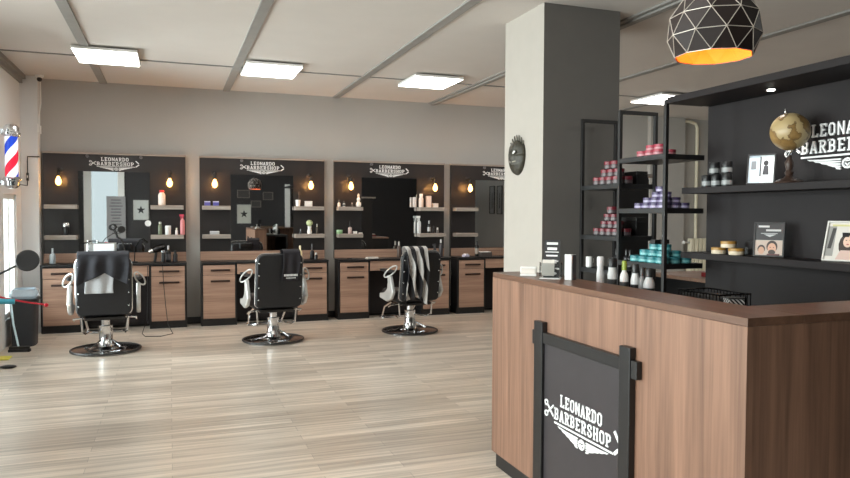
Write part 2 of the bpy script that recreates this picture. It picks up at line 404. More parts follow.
# sconces with bare filament bulbs
def sconce():
    t = thing('wall_lamp', '', 'wall lamp', (0, 0, 0), 0, 'black wall lamps with bare amber bulbs')
    MB().lathe([(.035, 0), (.035, .012), (.02, .02)], n=16, M=Matrix.Rotation(R_(90), 4, 'X')).tube([(0, -.01, 0), (0, -.1, .01), (0, -.13, -.01), (0, -.135, -.03)], .007).build('bracket', M_blackm, t, smooth=True)
    MB().lathe([(.021, 0), (.023, -.05), (.019, -.055)], (0, -.135, -.03)).build('socket', M_blackm, t, smooth=True)
    MB().lathe([(.012, -.084), (.022, -.11), (.034, -.14), (.034, -.165), (.022, -.19), (.005, -.2)], (0, -.135, 0), 16).build('bulb', M_bulb, t, smooth=True)
    return t
sc0 = sconce()
lamps = [(0, 59), (0, 170), (1, 215), (1, 311), (2, 351), (2, 435), (3, 470)]
for n, (i, px) in enumerate(lamps):
    o = sc0 if n == 0 else copy_tree(sc0)
    x = along(px, 9.83); o.location = (x, YP-.001, 2.05)
    side = 'left' if x < SX0[i]+SW/2 else 'right'
    o['label'] = 'lit black wall lamp, %s side of %s' % (side, SN[i])
    l = bpy.data.lights.new('bulb_glow', 'POINT'); l.energy = 17; l.color = (1, .45, .14); l.shadow_soft_size = .035
    lo = bpy.data.objects.new('bulb_glow', l); COL.objects.link(lo); lo.parent = o; lo.location = (0, -.135, -.14)

# ================================================================== SMALL GOODS
def pcol(c): return mat('plastic_%02x%02x%02x' % tuple(c), c, .35, var=.03)
def bottle(label, loc, r, h, body, cap=(30, 30, 32), neck=.4, caph=.2, kind='bottle', name=None, group=None, band=None, spray=False, parent_=None):
    name = name or kind.replace(' ', '_')
    t = thing(name, label, kind, loc, 0, group)
    hb = h*(1-caph)
    MB().lathe([(r*.92, .0005), (r, h*.02), (r, hb*.78), (r*.85, hb*.88), (r*neck, hb*.97), (r*neck, hb)], n=16).build('body', pcol(body), t, smooth=True)
    rc = r*neck*1.15 if neck < .9 else r
    if spray:
        MB().lathe([(rc, hb), (rc, hb+h*caph*.5)], n=12).box(-r*1.3, r*.6, -r*.3, r*.3, hb+h*caph*.5, hb+h*caph).box(-r*.95, -r*.75, -r*.15, r*.15, hb-h*.05, hb+h*caph*.5).build('spray_head', pcol(cap), t, smooth=True)
    else:
        MB().lathe([(rc, hb+.0004), (rc, h*.97), (rc*.8, h)], n=16).build('cap', pcol(cap), t, smooth=True)
    if band:
        MB().lathe([(r+.0006, hb*.2), (r+.0006, hb*.65)], n=16, cap=False).build('label_band', pcol(band), t, smooth=True)
    return t
def jar(label, loc, r, h, body, lid, kind='jar', group=None, band=None):
    t = thing('jar', label, kind, loc, 0, group)
    MB().lathe([(r*.94, .0003), (r*.97, h*.08), (r*.97, h*.55)], n=18).build('body', pcol(body), t, smooth=True)
    MB().lathe([(r, h*.56), (r, h*.95), (r*.93, h)], n=18).build('lid', pcol(lid), t, smooth=True)
    if band: MB().lathe([(r*.975, h*.12), (r*.975, h*.48)], n=18, cap=False).build('label_band', pcol(band), t, smooth=True)
    return t
def boxy(name, label, cat, loc, sx, sy, sz, col, lid=None, rz=0, group=None):
    t = thing(name, label, cat, loc, rz, group)
    MB().box(-sx/2, sx/2, -sy/2, sy/2, .0004, sz*(.75 if lid else 1)).build('carton', pcol(col), t, bevel=.002)
    if lid: MB().box(-sx/2, sx/2, -sy/2, sy/2, sz*.76, sz).build('lid', pcol(lid), t, bevel=.002)
    return t
ZU, ZL, ZT, YS = 1.6105, 1.2205, .8605, 9.875
def P(px, z, Y=YS): return (along(px, Y), Y, z)
# station 1
t = bottle('clear glass perfume atomiser on the worktop left of the draped first chair', P(52, ZT, 9.8), .035, .2, (170, 180, 186), (200, 205, 210), .3, .3, 'bottle', 'atomiser')
t = thing('shaker', 'black shaker with a silver band on the lower left shelf of the leftmost station', 'shaker', P(66, ZL), 0)
MB().lathe([(.03, .0005), (.04, .1), (.042, .11)], n=16).build('cup', pcol((28, 28, 30)), t, smooth=True)
MB().lathe([(.043, .1105), (.043, .14), (.03, .16)], n=16).build('lid', M_chrome, t, smooth=True)
bottle('white bottle with red cap on the upper right shelf of the leftmost station', P(162, ZU), .045, .2, (238, 230, 224), (190, 50, 60), .6, .15)
bottle('slim olive green bottle on the lower right shelf of the leftmost station', P(160, ZL), .025, .17, (120, 130, 108), (200, 200, 190), .6, .15)
jar('wide white tub on the lower right shelf of the leftmost station', P(168, ZL), .038, .12, (240, 240, 238), (236, 236, 234), 'tub')
bottle('tiny white bottle between the white tub and the pink spray bottle', P(176.5, ZL), .018, .09, (230, 225, 220), (220, 210, 190), .5, .25)
bottle('pink spray bottle on the lower right shelf of the leftmost station', P(182.5, ZL), .03, .27, (222, 140, 142), (200, 70, 90), .4, .2, spray=True)
boxy('paper_box', 'upright white paper box on the worktop in front of the leftmost mirror', 'box', P(104, ZT, 9.8), .24, .1, .25, (232, 238, 242))
t = thing('magnifier_lamp', 'thin black gooseneck lamp with a ring head above the white paper box', 'lamp', P(124, ZT, 9.86), 0)
MB().lathe([(.04, .0005), (.05, .015), (.01, .02)], n=16).build('base', M_black, t, smooth=True)
MB().tube([(0, 0, .02), (.0, 0, .2), (-.04, 0, .3), (-.09, 0, .33), (-.1, 0, .38), (-.13, -.02, .43)], .007).build('neck', M_black, t, smooth=True)
MB().tube([(-.14+.035*math.cos(a), -.02, .46+.035*math.sin(a)) for a in [2*PI*k/16 for k in range(16)]], .008, closed=True).build('ring', M_black, t, smooth=True)
t = thing('magnifier_lamp', 'curved thin chrome lamp arm on the worktop right of the first chair', 'lamp', P(134, ZT, 9.8), 0)
MB().lathe([(.04, .0005), (.04, .015), (.01, .02)], n=16).build('base', M_black, t, smooth=True)
MB().tube([(0, 0, .02), (.01, 0, .2), (.06, 0, .29), (.1, 0, .3), (.16, 0, .25)], .006).build('neck', M_chromed, t, smooth=True)
t = thing('hair_dryer', 'dark hair dryer with a bright nozzle resting on the worktop right of the first chair', 'hair dryer', P(152, ZT, 9.82), R_(20))
MB().lathe([(.03, 0), (.045, .05), (.045, .13), (.03, .17)], n=16, M=Matrix.Translation((0, 0, .15)) @ Matrix.Rotation(R_(70), 4, 'Y')).build('barrel', M_chromed, t, smooth=True)
MB().tube([(.05, 0, .13), (.03, 0, .001)], .018).build('grip', M_black, t, smooth=True)
MB().lathe([(.031, 0), (.022, -.05)], n=16, M=Matrix.Translation((0, 0, .15)) @ Matrix.Rotation(R_(70), 4, 'Y')).build('nozzle', M_chrome, t, smooth=True)
t = thing('hair_clipper', 'silver and black hair clipper standing beside the hair dryer', 'hair clipper', P(163, ZT, 9.74), R_(-15))
MB().box(-.022, .022, -.02, .02, .0005, .13).build('housing', M_black, t, bevel=.008)
MB().box(-.02, .02, -.012, .012, .1305, .16).build('blade', M_chrome, t, bevel=.002)
bottle('black bottle with a silver pump beside the hair clipper', P(168, ZT, 9.8), .035, .22, (26, 26, 30), (200, 200, 205), .3, .25, band=(90, 90, 96))
bottle('short dark spray bottle on the worktop at the right end of the leftmost station', P(175, ZT, 9.82), .03, .15, (40, 38, 42), (30, 30, 30), .5, .2)
def cable(px, Y, z): return Vector((along(px, Y), Y, z))
tag(MB().tube([cable(160, 9.7, .88), cable(162, 9.64, .86), cable(163, 9.62, .6), cable(165, 9.6, .3), cable(167, 9.5, .08), cable(172, 9.2, .008), cable(160, 9.05, .006), cable(144, 9.1, .006), cable(141, 9.3, .01), cable(146, 9.55, .15), cable(147, 9.62, .5), cable(147, 9.66, .82)], .0045, 6).build('power_cord', M_black, smooth=True),
    'thin black power cord looping from the worktop down onto the floor beside the first chair', 'cord')
tag(MB().lathe([(.04, 0), (.04, .008)], n=20, M=Matrix.Translation((along(148, 9.94), 9.947, 1.37)) @ Matrix.Rotation(R_(90), 4, 'X')).build('round_sticker', M_white), 'small round white disc stuck on the leftmost mirror', 'sticker')
# station 2
boxy('small_box', 'violet carton, left of the two on the upper shelf of the second station', 'box', P(207.5, ZU), .075, .06, .06, (96, 92, 170), (205, 205, 230), group='violet cartons on a station shelf')
boxy('small_box', 'violet carton, right of the two on the upper shelf of the second station', 'box', P(216, ZU), .075, .06, .06, (96, 92, 170), (205, 205, 230), group='violet cartons on a station shelf')
boxy('small_box', 'flat grey white box alone on the lower left shelf of the second station', 'box', P(214.5, ZL), .12, .08, .045, (180, 182, 184), (215, 215, 215))
t = thing('brush_cup', 'white cup with a dark long brush, upper right shelf of the second station', 'cup', P(298, ZU), 0)
MB().lathe([(.028, .0005), (.036, .09), (.034, .09), (.03, .01)], n=16, cap=False).build('cup', M_white, t, smooth=True)
MB().tube([(0, 0, .012), (.015, 0, .15)], .007).ball((.018, 0, .18), .02, .7, .7, 1.5).build('brush', pcol((70, 52, 44)), t, smooth=True)
boxy('small_box', 'white carton beside the brush cup on the upper right shelf of the second station', 'box', P(308.5, ZU), .1, .07, .075, (238, 232, 226), (244, 240, 236))
t = thing('vase', 'white vase with pale green rounded top, lower right shelf of the second station', 'vase', P(309.5, ZL), 0)
MB().lathe([(.03, .0005), (.034, .03), (.024, .08), (.03, .11)], n=16).build('pot', M_white, t, smooth=True)
MB().ball((0, 0, .155), .048, 1, 1, .9).build('tuft', pcol((196, 208, 160)), t, smooth=True)
bottle('tiny dark dropper bottle left of the small vase', P(300.5, ZL), .014, .07, (60, 60, 62), (150, 150, 150), .4, .4)
bottle('slim brown glass bottle right of the small vase', P(317, ZL), .018, .14, (70, 62, 54), (180, 180, 170), .4, .3)
bottle('cream coloured bottle with a pointed nozzle on the worktop behind the second chair', P(300, ZT, 9.76), .032, .2, (226, 212, 170), (236, 226, 190), .35, .3)
bottle('black pump bottle on the worktop at the right end of the second station', P(312, ZT, 9.8), .03, .22, (30, 28, 30), (90, 90, 92), .3, .4)
bottle('low dark bottle with a bright cap at the right end of the second worktop', P(316, ZT, 9.74), .024, .1, (34, 32, 34), (190, 190, 190), .6, .3)
for n, (px, a, l_) in enumerate(((243, 20, 'black comb lying leftmost on the worktop of the second station'), (250, -25, 'black comb lying across the middle of the worktop of the second station'))):
    t = thing('comb', l_, 'comb', P(px, ZT, 9.74), R_(a), 'combs on the second worktop')
    MB().box(-.09, .09, .004, .016, .0004, .005).build('spine', M_black, t)
    c = MB()
    for k in range(22): c.box(-.088+k*.008, -.085+k*.008, -.018, .0035, .0004, .004)
    c.build('teeth', M_black, t)
t = thing('scissors', 'steel scissors lying on the worktop just left of the second chair back', 'scissors', P(257, ZT, 9.75), R_(60))
MB().tube([(0, 0, .004), (.1, .012, .004)], [.004, .001], 6).tube([(0, .012, .004), (.1, 0, .004)], [.004, .001], 6).build('blades', M_chrome, t)
for s in (-1, 1): MB().tube([(-.035+.016*math.cos(a), .006+s*.018+.014*math.sin(a), .004) for a in [2*PI*k/12 for k in range(12)]], .003, 6, closed=True).tube([(-.02, .006+s*.013, .004), (0, .006-s*.004, .004)], .0032, 6).build('finger_ring', M_chrome, t)
# station 3
bottle('small white ornament bottle, leftmost on the upper left shelf of the third station', P(339, ZU), .022, .1, (220, 214, 208), (90, 84, 80), .5, .4)
bottle('small pale bottle with dark label, second from left on an upper shelf', P(344, ZU), .02, .08, (200, 196, 190), (70, 66, 64), .6, .4, band=(60, 60, 60))
bottle('tiny dark bottle beside the tall white decanter on the third station shelf', P(352, ZU), .014, .06, (80, 74, 70), (180, 170, 160), .5, .35)
t = thing('decanter', 'tall white bulbous decanter on the upper left shelf of the third station', 'decanter', P(358.5, ZU), 0)
MB().lathe([(.03, .0005), (.04, .03), (.034, .06), (.016, .075), (.026, .1), (.024, .12), (.012, .135)], n=16).build('body', M_white, t, smooth=True)
MB().lathe([(.012, .1355), (.02, .16), (.008, .19)], n=16).build('stopper', pcol((200, 190, 180)), t, smooth=True)
jar('flat pale green tin on the lower left shelf of the third station', P(339.5, ZL), .045, .055, (130, 170, 120), (160, 196, 150), 'tin')
bottle('pinkish bottle with a thin dark nozzle on the lower left shelf of the third station', P(350, ZL), .028, .18, (206, 178, 172), (40, 36, 36), .25, .45)
boxy('small_box', 'white small carton beside the pinkish bottle on the third station shelf', 'box', P(355, ZL), .055, .05, .035, (232, 226, 220))
boxy('small_box', 'flat white packet at the inner end of the lower left shelf of the third station', 'box', P(360.5, ZL), .05, .05, .015, (220, 214, 208))
boxy('tall_box', 'narrow tall white box at the inner end of an upper shelf, third station', 'box', P(414.5, ZU), .035, .05, .15, (226, 214, 210))
bottle('wide pale pink bottle on the upper right shelf of the third station', P(421, ZU), .036, .2, (240, 220, 208), (244, 232, 224), .6, .22)
boxy('tall_box', 'tall pale pink carton right of the wide pink bottle', 'box', P(428.5, ZU), .07, .06, .17, (244, 218, 204))
boxy('small_box', 'low pale pink carton at the right of the upper right shelf of the third station', 'box', P(435, ZU), .085, .06, .06, (244, 224, 212))
bottle('clear white spray bottle on the lower right shelf of the third station', P(419, ZL), .03, .26, (214, 214, 214), (236, 236, 236), .35, .25, spray=True)
bottle('black bottle with white stripes on the lower right shelf of the third station', P(429, ZL), .026, .19, (30, 28, 30), (200, 200, 200), .4, .25, band=(190, 190, 190))
bottle('small dark bottle behind the striped black bottle on the third station shelf', P(433.5, ZL), .016, .11, (50, 46, 48), (70, 66, 66), .5, .3)
bottle('tiny white topped bottle at the right end of the third station lower shelf', P(437.5, ZL), .018, .085, (120, 114, 110), (226, 220, 214), .6, .4)
bottle('dark bottle with silver pump on the worktop at the right end of the third station', P(441, ZT, 9.8), .03, .27, (60, 58, 62), (200, 200, 200), .4, .2)
bottle('short black spray bottle left of the silver pump bottle on the third worktop', P(435, ZT, 9.8), .026, .2, (28, 26, 28), (70, 70, 72), .4, .3, spray=True)
bottle('brown bottle standing against the third mirror', P(399, ZT, 9.86), .03, .24, (90, 74, 66), (180, 176, 170), .4, .25)
for n, (px, l_) in enumerate(((352, 'steel razor lying on the worktop at the left of the third station'), (372, 'white folded towel strip lying on the third worktop beside the chair'))):
    t = thing('razor' if n == 0 else 'folded_towel', l_, 'razor' if n == 0 else 'towel', P(px, ZT, 9.75), R_(8))
    if n == 0:
        MB().box(-.08, 0, -.008, .008, .0004, .012).build('handle', M_black, t, bevel=.002); MB().box(.001, .08, -.01, .01, .0004, .006).build('blade', M_chrome, t)
    else:
        MB().box(-.09, .09, -.04, .04, .0004, .012).box(-.085, .088, -.038, .036, .0125, .024).build('cloth', pcol((226, 222, 216)), t, bevel=.004)
# station 4
bottle('slim black bottle on the worktop of the station beside the pillar', P(477, ZT, 9.8), .03, .24, (22, 20, 20), (28, 26, 26), .5, .2, band=(150, 140, 130))
t = thing('basket', 'dark grey tray with white folded tissue at the station beside the pillar', 'tray', P(485, ZT, 9.74), 0)
MB().box(-.09, .09, -.07, .07, .0005, .008).box(-.09, -.084, -.07, .07, .008, .07).box(.084, .09, -.07, .07, .008, .07).box(-.084, .084, -.07, -.064, .008, .07).box(-.084, .084, .064, .07, .008, .07).build('tray', pcol((70, 64, 62)), t)
MB().box(-.08, .08, -.06, .06, .05, .078).build('tissue', pcol((226, 222, 220)), t, bevel=.01)
t = thing('soap_dish', 'small white and violet packet lying on the worktop of the station beside the pillar', 'packet', P(466, ZT, 9.74), R_(12))
MB().box(-.05, .05, -.035, .035, .0004, .035).build('packet', pcol((214, 206, 226)), t, bevel=.01)
MB().box(-.025, .025, -.03, .03, .0355, .05).build('flap', pcol((240, 238, 242)), t, bevel=.004)

# ================================================================== BARBER CHAIRS
def barber_chair():
    t = thing('barber_chair', '', 'barber chair', (0, 0, 0), 0, 'black barber chairs with chrome pedestals')
    MB().lathe([(.345, .0005), (.36, .008), (.36, .018), (.34, .026), (.2, .034), (.09, .05), (.08, .06)], n=48).build('base_disc', mat('base_chrome', (150, 150, 152), .14, 1), t, smooth=True)
    MB().tube([(.352*math.cos(a), .352*math.sin(a), .02) for a in [2*PI*k/48 for k in range(48)]], .011, closed=True).build('base_rim', M_black, t, smooth=True)
    MB().lathe([(.085, .055), (.08, .1), (.068, .12), (.068, .27), (.072, .28), (.045, .285), (.045, .36)], n=28).build('pedestal', M_chrome, t, smooth=True)
    MB().tube([(-.05, -.05, .12), (-.13, -.12, .07), (-.2, -.17, .065)], .009).build('pump_lever', M_chrome, t, smooth=True)
    MB().tube([(.05, -.05, .13), (.11, -.1, .1), (.15, -.14, .06)], .009).build('lock_lever', M_chrome, t, smooth=True)
    MB().box(-.2, .2, -.2, .22, .36, .4).build('seat_frame', M_chromed, t, bevel=.01)
    MB().box(-.27, .27, -.2, .3, .4, .55).build('seat', M_leather, t, bevel=.04, smooth=True)
    # backrest, leaning back a little
    def outline(w, h, r, inset=0):
        pts = []
        for cx, cz, a0 in ((w/2-r, h-r, 0), (-w/2+r, h-r, 90), (-w/2+r*.6, r*.6, 180), (w/2-r*.6, r*.6, 270)):
            rr = r if cz > h/2 else r*.6
            for k in range(6): a = R_(a0+18*k); pts.append((cx+(rr-inset)*math.cos(a), cz+(rr-inset)*math.sin(a)))
        return pts
    TB = Matrix.Translation((0, -.24, .43)) @ Matrix.Rotation(R_(7), 4, 'X')
    b = MB().prism(outline(.53, .62, .09), -.045, .0, TB); b.build('backrest', M_leather, t, bevel=.012, smooth=True)
    MB().prism(outline(.48, .57, .08), .0005, .07, TB @ Matrix.Translation((0, 0, .03))).build('back_cushion', M_leather, t, bevel=.03, smooth=True)
    MB().tube([tuple(TB @ Vector((x, -.002, z))) for x, z in outline(.542, .626, .093)], .0075, 8, closed=True).build('back_trim', M_chrome, t, smooth=True)
    for sx in (-1, 1):
        for z in (.1, .24, .38, .52): MB().ball(tuple(TB @ Vector((sx*.24, -.047, z))), .009, n=10).build('stud', M_chrome, t, smooth=True)
    # headrest
    MB().box(-.1, .1, -.245, -.2, .93, 1.03).build('headrest', M_leather, t, bevel=.02, smooth=True)
    for sx in (-1, 1):
        MB().ball((sx*.335, -.02, .8), 1, .04, .22, .022, 16).build('arm_pad', M_leather, t, smooth=True)
        loop = []
        for k in range(24):
            an = 2*PI*k/24; q = math.cos(an); w_ = math.sin(an)
            loop.append((sx*(.35+.042*w_-.035*q), -.17+.07*q*-1+.03*w_, .795+.075*q))
        MB().tube(loop, .0095, 8, closed=True).build('arm_loop', mat('pearl_metal', (205, 205, 203), .25, .35), t, smooth=True)
        poly = [(-.2, .66), (-.15, .75), (-.07, .74), (-.09, .66), (-.07, .58), (.02, .52), (.16, .5), (.16, .44), (-.06, .41), (-.18, .45), (-.25, .54)]
        Ms = Matrix.Translation((sx*.335, 0, 0)) @ Matrix.Rotation(R_(90), 4, 'Z')
        MB().prism(poly, -.022, .022, Ms).build('arm_support', MC['pearl_metal'], t, bevel=.012, smooth=True)
        MB().tube([(sx*.2, -.1, .38), (sx*.31, -.1, .37), (sx*.31, -.02, .34)], .01).build('arm_bracket', M_chrome, t, smooth=True)
        MB().tube([(sx*.2, .12, .38), (sx*.22, .3, .3), (sx*.2, .42, .16)], .012).build('footrest_arm', M_chrome, t, smooth=True)
        MB().tube([(sx*.23, -.16, .39), (sx*.22, -.16, .24), (sx*.2, -.05, .2), (sx*.16, .1, .2)], .01).build('frame_leg', M_chrome, t, smooth=True)
    MB().box(-.22, .22, .4, .5, .13, .155).build('footrest', M_chrome, t, bevel=.005)
    return t
ch = barber_chair(); ch.location = (-.67, 8.33, 0); ch.rotation_euler.z = R_(2)
ch['label'] = 'leftmost black barber chair, with dark cape and grey towel over its back'
c2 = copy_tree(ch, None, 'black barber chair with one dark lettered towel on its back, middle of the three'); c2.location = (1.14, 8.36, 0); c2.rotation_euler.z = R_(6)
c3 = copy_tree(ch, None, 'black barber chair with a black and white striped cape, nearest the reception desk'); c3.location = (2.88, 8.44, 0); c3.rotation_euler.z = R_(7)

def drape(name, label, cat, chair, x0, x1, top, front, back, m, sway=.02, folds=4, hem=None, off=.0, yb=-.47, parts=None):
    """cloth laid over the top of a chair back: hangs down its rear to z=back, a little over its front"""
    t = thing(name, label, cat, chair.location, chair.rotation_euler.z)
    def f(u, v):
        x = x0+(x1-x0)*u; L1 = top-front; L2 = top-back-(hem(u) if hem else 0); L = L1+.12+L2; s = v*L
        if s < L1: y, z = -.2, front+s
        elif s < L1+.12: q = (s-L1)/.12; y = -.28+.09*math.cos(PI*q)*1.0; z = top+.03*math.sin(PI*q)
        else: q = s-L1-.12; y = -.385+.1*q*0; z = top-q
        lean = (z-.35)*math.tan(R_(7))
        if s >= L1+.12: y = -.24-.05-lean*.98-.018-off; z = top-(s-L1-.12)
        elif s < L1: y = -.24+.085-lean
        else: q = (s-L1)/.12; y = (-.24+.085-lean)*(1-q)+(-.24-.068-lean-off)*q
        dn = max(0, (s-L1-.12)/max(L2, .01))
        y -= sway*(.5+.5*math.sin(u*folds*2*PI+.7+dn))*min(1, dn*2.5)
        x += .012*math.sin(dn*5+u*7)*dn
        return (x, y, z)
    MB().grid(f, 36, 40).build('cloth', m, t, smooth=True, solid=.004)
    return t
M_cape = mat('dark_cape_cloth', (44, 44, 50), .85, var=.15, scale=20)
M_tow = mat('grey_towel', (180, 182, 186), .9, var=.06, scale=60)
M_dtow = mat('charcoal_towel', (40, 37, 42), .9, var=.1, scale=40)
drape('cape', 'crumpled dark grey cape hanging over the back of the leftmost barber chair', 'cape', ch, -.245, .25, 1.075, .94, .75, M_cape, .03, 3, lambda u: .13*(1-abs(u-.5)*2), off=.014)
tw = drape('towel', 'grey towel showing under the dark cape on the leftmost barber chair', 'towel', ch, -.17, .1, 1.058, .96, .665, M_tow, .012, 2)
t2 = drape('towel', 'charcoal towel with a white printed line over the middle barber chair', 'towel', c2, .02, .22, 1.07, .9, .735, M_dtow, .014, 2)
pr = MB()
for k, (z, h_, wd) in enumerate(((.8, .024, .17), (.775, .01, .12))):
    for q in range(int(wd/.016)):
        pr.box(.115-wd/2+q*.016, .115-wd/2+q*.016+.012, 0, .001, z-.0, z+h_)
pr.build('printed_line', M_logo, t2, loc=(0, -.392, -.008))
def striped():
    M = bpy.data.materials.new('striped_cape_cloth'); M.use_nodes = True; nt = M.node_tree; b = nt.nodes['Principled BSDF']
    tc = nt.nodes.new('ShaderNodeTexCoord'); wv = nt.nodes.new('ShaderNodeTexWave'); wv.inputs['Scale'].default_value = 2.6; wv.inputs['Distortion'].default_value = 2.2; wv.inputs['Detail'].default_value = 1
    mp = nt.nodes.new('ShaderNodeMapping'); mp.inputs['Rotation'].default_value = (0, R_(12), 0); mp.inputs['Location'].default_value = (.05, 0, 0)
    nt.links.new(tc.outputs['Object'], mp.inputs[0]); nt.links.new(mp.outputs[0], wv.inputs[0])
    rp = nt.nodes.new('ShaderNodeValToRGB'); rp.color_ramp.interpolation = 'CONSTANT'; e = rp.color_ramp.elements
    e[0].color = [*lin((36, 34, 38)), 1]; e[1].position = .55; e[1].color = [*lin((205, 202, 200)), 1]
    nt.links.new(wv.outputs['Fac'], rp.inputs[0]); nt.links.new(rp.outputs[0], b.inputs['Base Color']); b.inputs['Roughness'].default_value = .8
    return M
drape('cape', 'black and white striped cape hanging long over the back of the third barber chair', 'cape', c3, -.24, .05, 1.08, .9, .5, striped(), .09, 3, lambda u: -.2*abs(u-.45))

# ================================================================== LEFT CORNER
# barber pole
t = thing('barber_pole', 'red white and blue striped barber pole with chrome ends on the left wall', 'barber pole', (-1.6, 8.62, 0), 0)
def pole_mat():
    M = bpy.data.materials.new('barber_stripes'); M.use_nodes = True; nt = M.node_tree; b = nt.nodes['Principled BSDF']
    tc = nt.nodes.new('ShaderNodeTexCoord'); sp = nt.nodes.new('ShaderNodeSeparateXYZ'); nt.links.new(tc.outputs['Object'], sp.inputs[0])
    at = nt.nodes.new('ShaderNodeMath'); at.operation = 'ARCTAN2'; nt.links.new(sp.outputs['Y'], at.inputs[0]); nt.links.new(sp.outputs['X'], at.inputs[1])
    dv = nt.nodes.new('ShaderNodeMath'); dv.operation = 'MULTIPLY'; dv.inputs[1].default_value = -1/(2*PI); nt.links.new(at.outputs[0], dv.inputs[0])
    ma = nt.nodes.new('ShaderNodeMath'); ma.operation = 'MULTIPLY_ADD'; ma.inputs[1].default_value = 2.05; nt.links.new(sp.outputs['Z'], ma.inputs[0]); nt.links.new(dv.outputs[0], ma.inputs[2])
    a2 = nt.nodes.new('ShaderNodeMath'); a2.operation = 'ADD'; a2.inputs[1].default_value = .5; nt.links.new(ma.outputs[0], a2.inputs[0])
    fr = nt.nodes.new('ShaderNodeMath'); fr.operation = 'FRACT'; nt.links.new(a2.outputs[0], fr.inputs[0])
    rp = nt.nodes.new('ShaderNodeValToRGB'); rp.color_ramp.interpolation = 'CONSTANT'; e = rp.color_ramp.elements
    e[0].position = 0; e[0].color = [*lin((240, 242, 250)), 1]; e[1].position = .25; e[1].color = [*lin((28, 66, 190)), 1]
    x = e.new(.5); x.color = [*lin((240, 242, 250)), 1]; x = e.new(.75); x.color = [*lin((214, 36, 62)), 1]
    nt.links.new(fr.outputs[0], rp.inputs[0]); nt.links.new(rp.outputs[0], b.inputs['Base Color']); b.inputs['Roughness'].default_value = .15
    nt.links.new(rp.outputs[0], b.inputs['Emission Color']); b.inputs['Emission Strength'].default_value = .25
    return M
MB().lathe([(.064, 1.89), (.064, 2.32)], n=32).build('striped_cylinder', pole_mat(), t, smooth=True)
MB().lathe([(.068, 2.321), (.09, 2.34), (.09, 2.365), (.075, 2.375), (.075, 2.42), (.05, 2.45), (.02, 2.455)], n=28).build('top_cap', M_chrome, t, smooth=True)
MB().lathe([(.02, 1.76), (.05, 1.77), (.075, 1.795), (.075, 1.84), (.09, 1.85), (.09, 1.87), (.068, 1.889)], n=28).build('bottom_cap', M_chrome, t, smooth=True)
MB().box(-.129, -.05, -.03, .03, 2.345, 2.4).box(-.129, -.05, -.03, .03, 1.8, 1.85).build('wall_bracket', M_chrome, t)
cy = 9.83
tag(MB().tube([(-1.52, cy, 2.2), (-1.6, cy-.002, 2.2), (-1.65, cy-.005, 2.2), (-1.652, cy-.01, 2.15), (-1.652, cy-.01, 1.92), (-1.655, cy-.02, 1.84), (-1.7, 9.3, 1.84), (-1.7, 8.7, 1.87)], .006, 6).build('power_cord', M_black, smooth=True), 'thin dark cord running from the barber pole to the dark wall corner', 'cord')
t = thing('cord_switch', 'small black inline switch on the barber pole cord', 'switch', (-1.652, cy-.01, 1.95), 0)
MB().box(-.014, .014, -.012, .012, -.05, .05).build('housing', M_black, t, bevel=.005)
MB().box(-.006, .006, -.016, -.0125, -.015, .015).build('rocker', M_white, t)
# small ceiling camera with hanging cable
t = thing('security_camera', 'small round dark security camera hanging under the ceiling in the left corner', 'camera', (-1.5, 9.78, ZC), 0)
MB().lathe([(.05, 0), (.05, -.02), (.03, -.03)], n=20).build('mount', M_white, t, smooth=True)
MB().ball((0, 0, -.05), .03).build('dome', M_black, t, smooth=True)
MB().tube([(.01, 0, -.08), (.01, .01, -.35), (-.01, .0, -.5), (-.01, 0, -.62)], .006, 6).box(-.03, -.012, -.01, .01, -.7, -.6).box(-.005, .012, -.01, .01, -.72, -.62).build('cable', M_white, t)

# waste bin
t = thing('waste_bin', 'black plastic waste bin with an open clear bag in the left corner', 'bin', (-1.565, 9.0, 0), 0)
def rect_lathe(mb, prof, n=24, p=3.5):
    rings = []
    for a, b, z in prof:
        rg = []
        for k in range(n):
            th = 2*PI*k/n; c, s_ = math.cos(th), math.sin(th)
            rg.append(mb.bm.verts.new((a*math.copysign(abs(c)**(2/p), c), b*math.copysign(abs(s_)**(2/p), s_), z)))
        rings.append(rg)
    for a, b in zip(rings, rings[1:]):
        for k in range(n): mb.bm.faces.new((a[k], a[(k+1) % n], b[(k+1) % n], b[k]))
    return mb
# slim bin: tight between the wall and the first cabinet
rect_lathe(MB(), [(.001, .001, .001), (.12, .17, .001), (.135, .19, .5), (.15, .205, .51), (.15, .205, .535), (.132, .187, .535), (.115, .16, .02), (.001, .001, .02)]).build('tub', mat('bin_plastic', (40, 43, 48), .5), t, smooth=True)
rect_lathe(MB(), [(.13, .18, .54), (.145, .2, .57), (.135, .18, .62), (.11, .15, .64), (.12, .16, .6), (.125, .17, .56)]).build('liner_bag', mat('clear_bag', (206, 220, 230), .2, trans=.4, alpha=.75), t, smooth=True)

# motorbike whose handlebar end reaches into the picture
t = thing('motorcycle', 'parked motorcycle with a round black mirror and red lever at the left edge', 'motorcycle', (-1.17, 5.2, 0), 0)
MB().lathe([(.01, 0), (.066, .0), (.072, .008), (.066, .022), (.03, .032), (.005, .034)], n=28, M=Matrix.Translation((.285, .0, 1.19)) @ Matrix.Rotation(R_(-105), 4, 'X')).build('mirror_housing', M_black, t, smooth=True)
MB().tube([(.23, .02, 1.16), (.1, .02, 1.09), (.0, .02, 1.02), (-.06, .02, .93)], .007).build('mirror_stem', M_black, t, smooth=True)
MB().tube([(.16, .05, .92), (-.1, .04, .94), (-.18, .0, .97), (-.26, .0, .97), (-.34, .04, .94), (-.42, .05, .92)], .012).build('handlebar', M_chromed, t, smooth=True)
MB().tube([(.2, .05, .915), (.04, .045, .925)], .018, 12).build('grip', mat('teal_rubber', (60, 150, 170), .6), t, smooth=True)
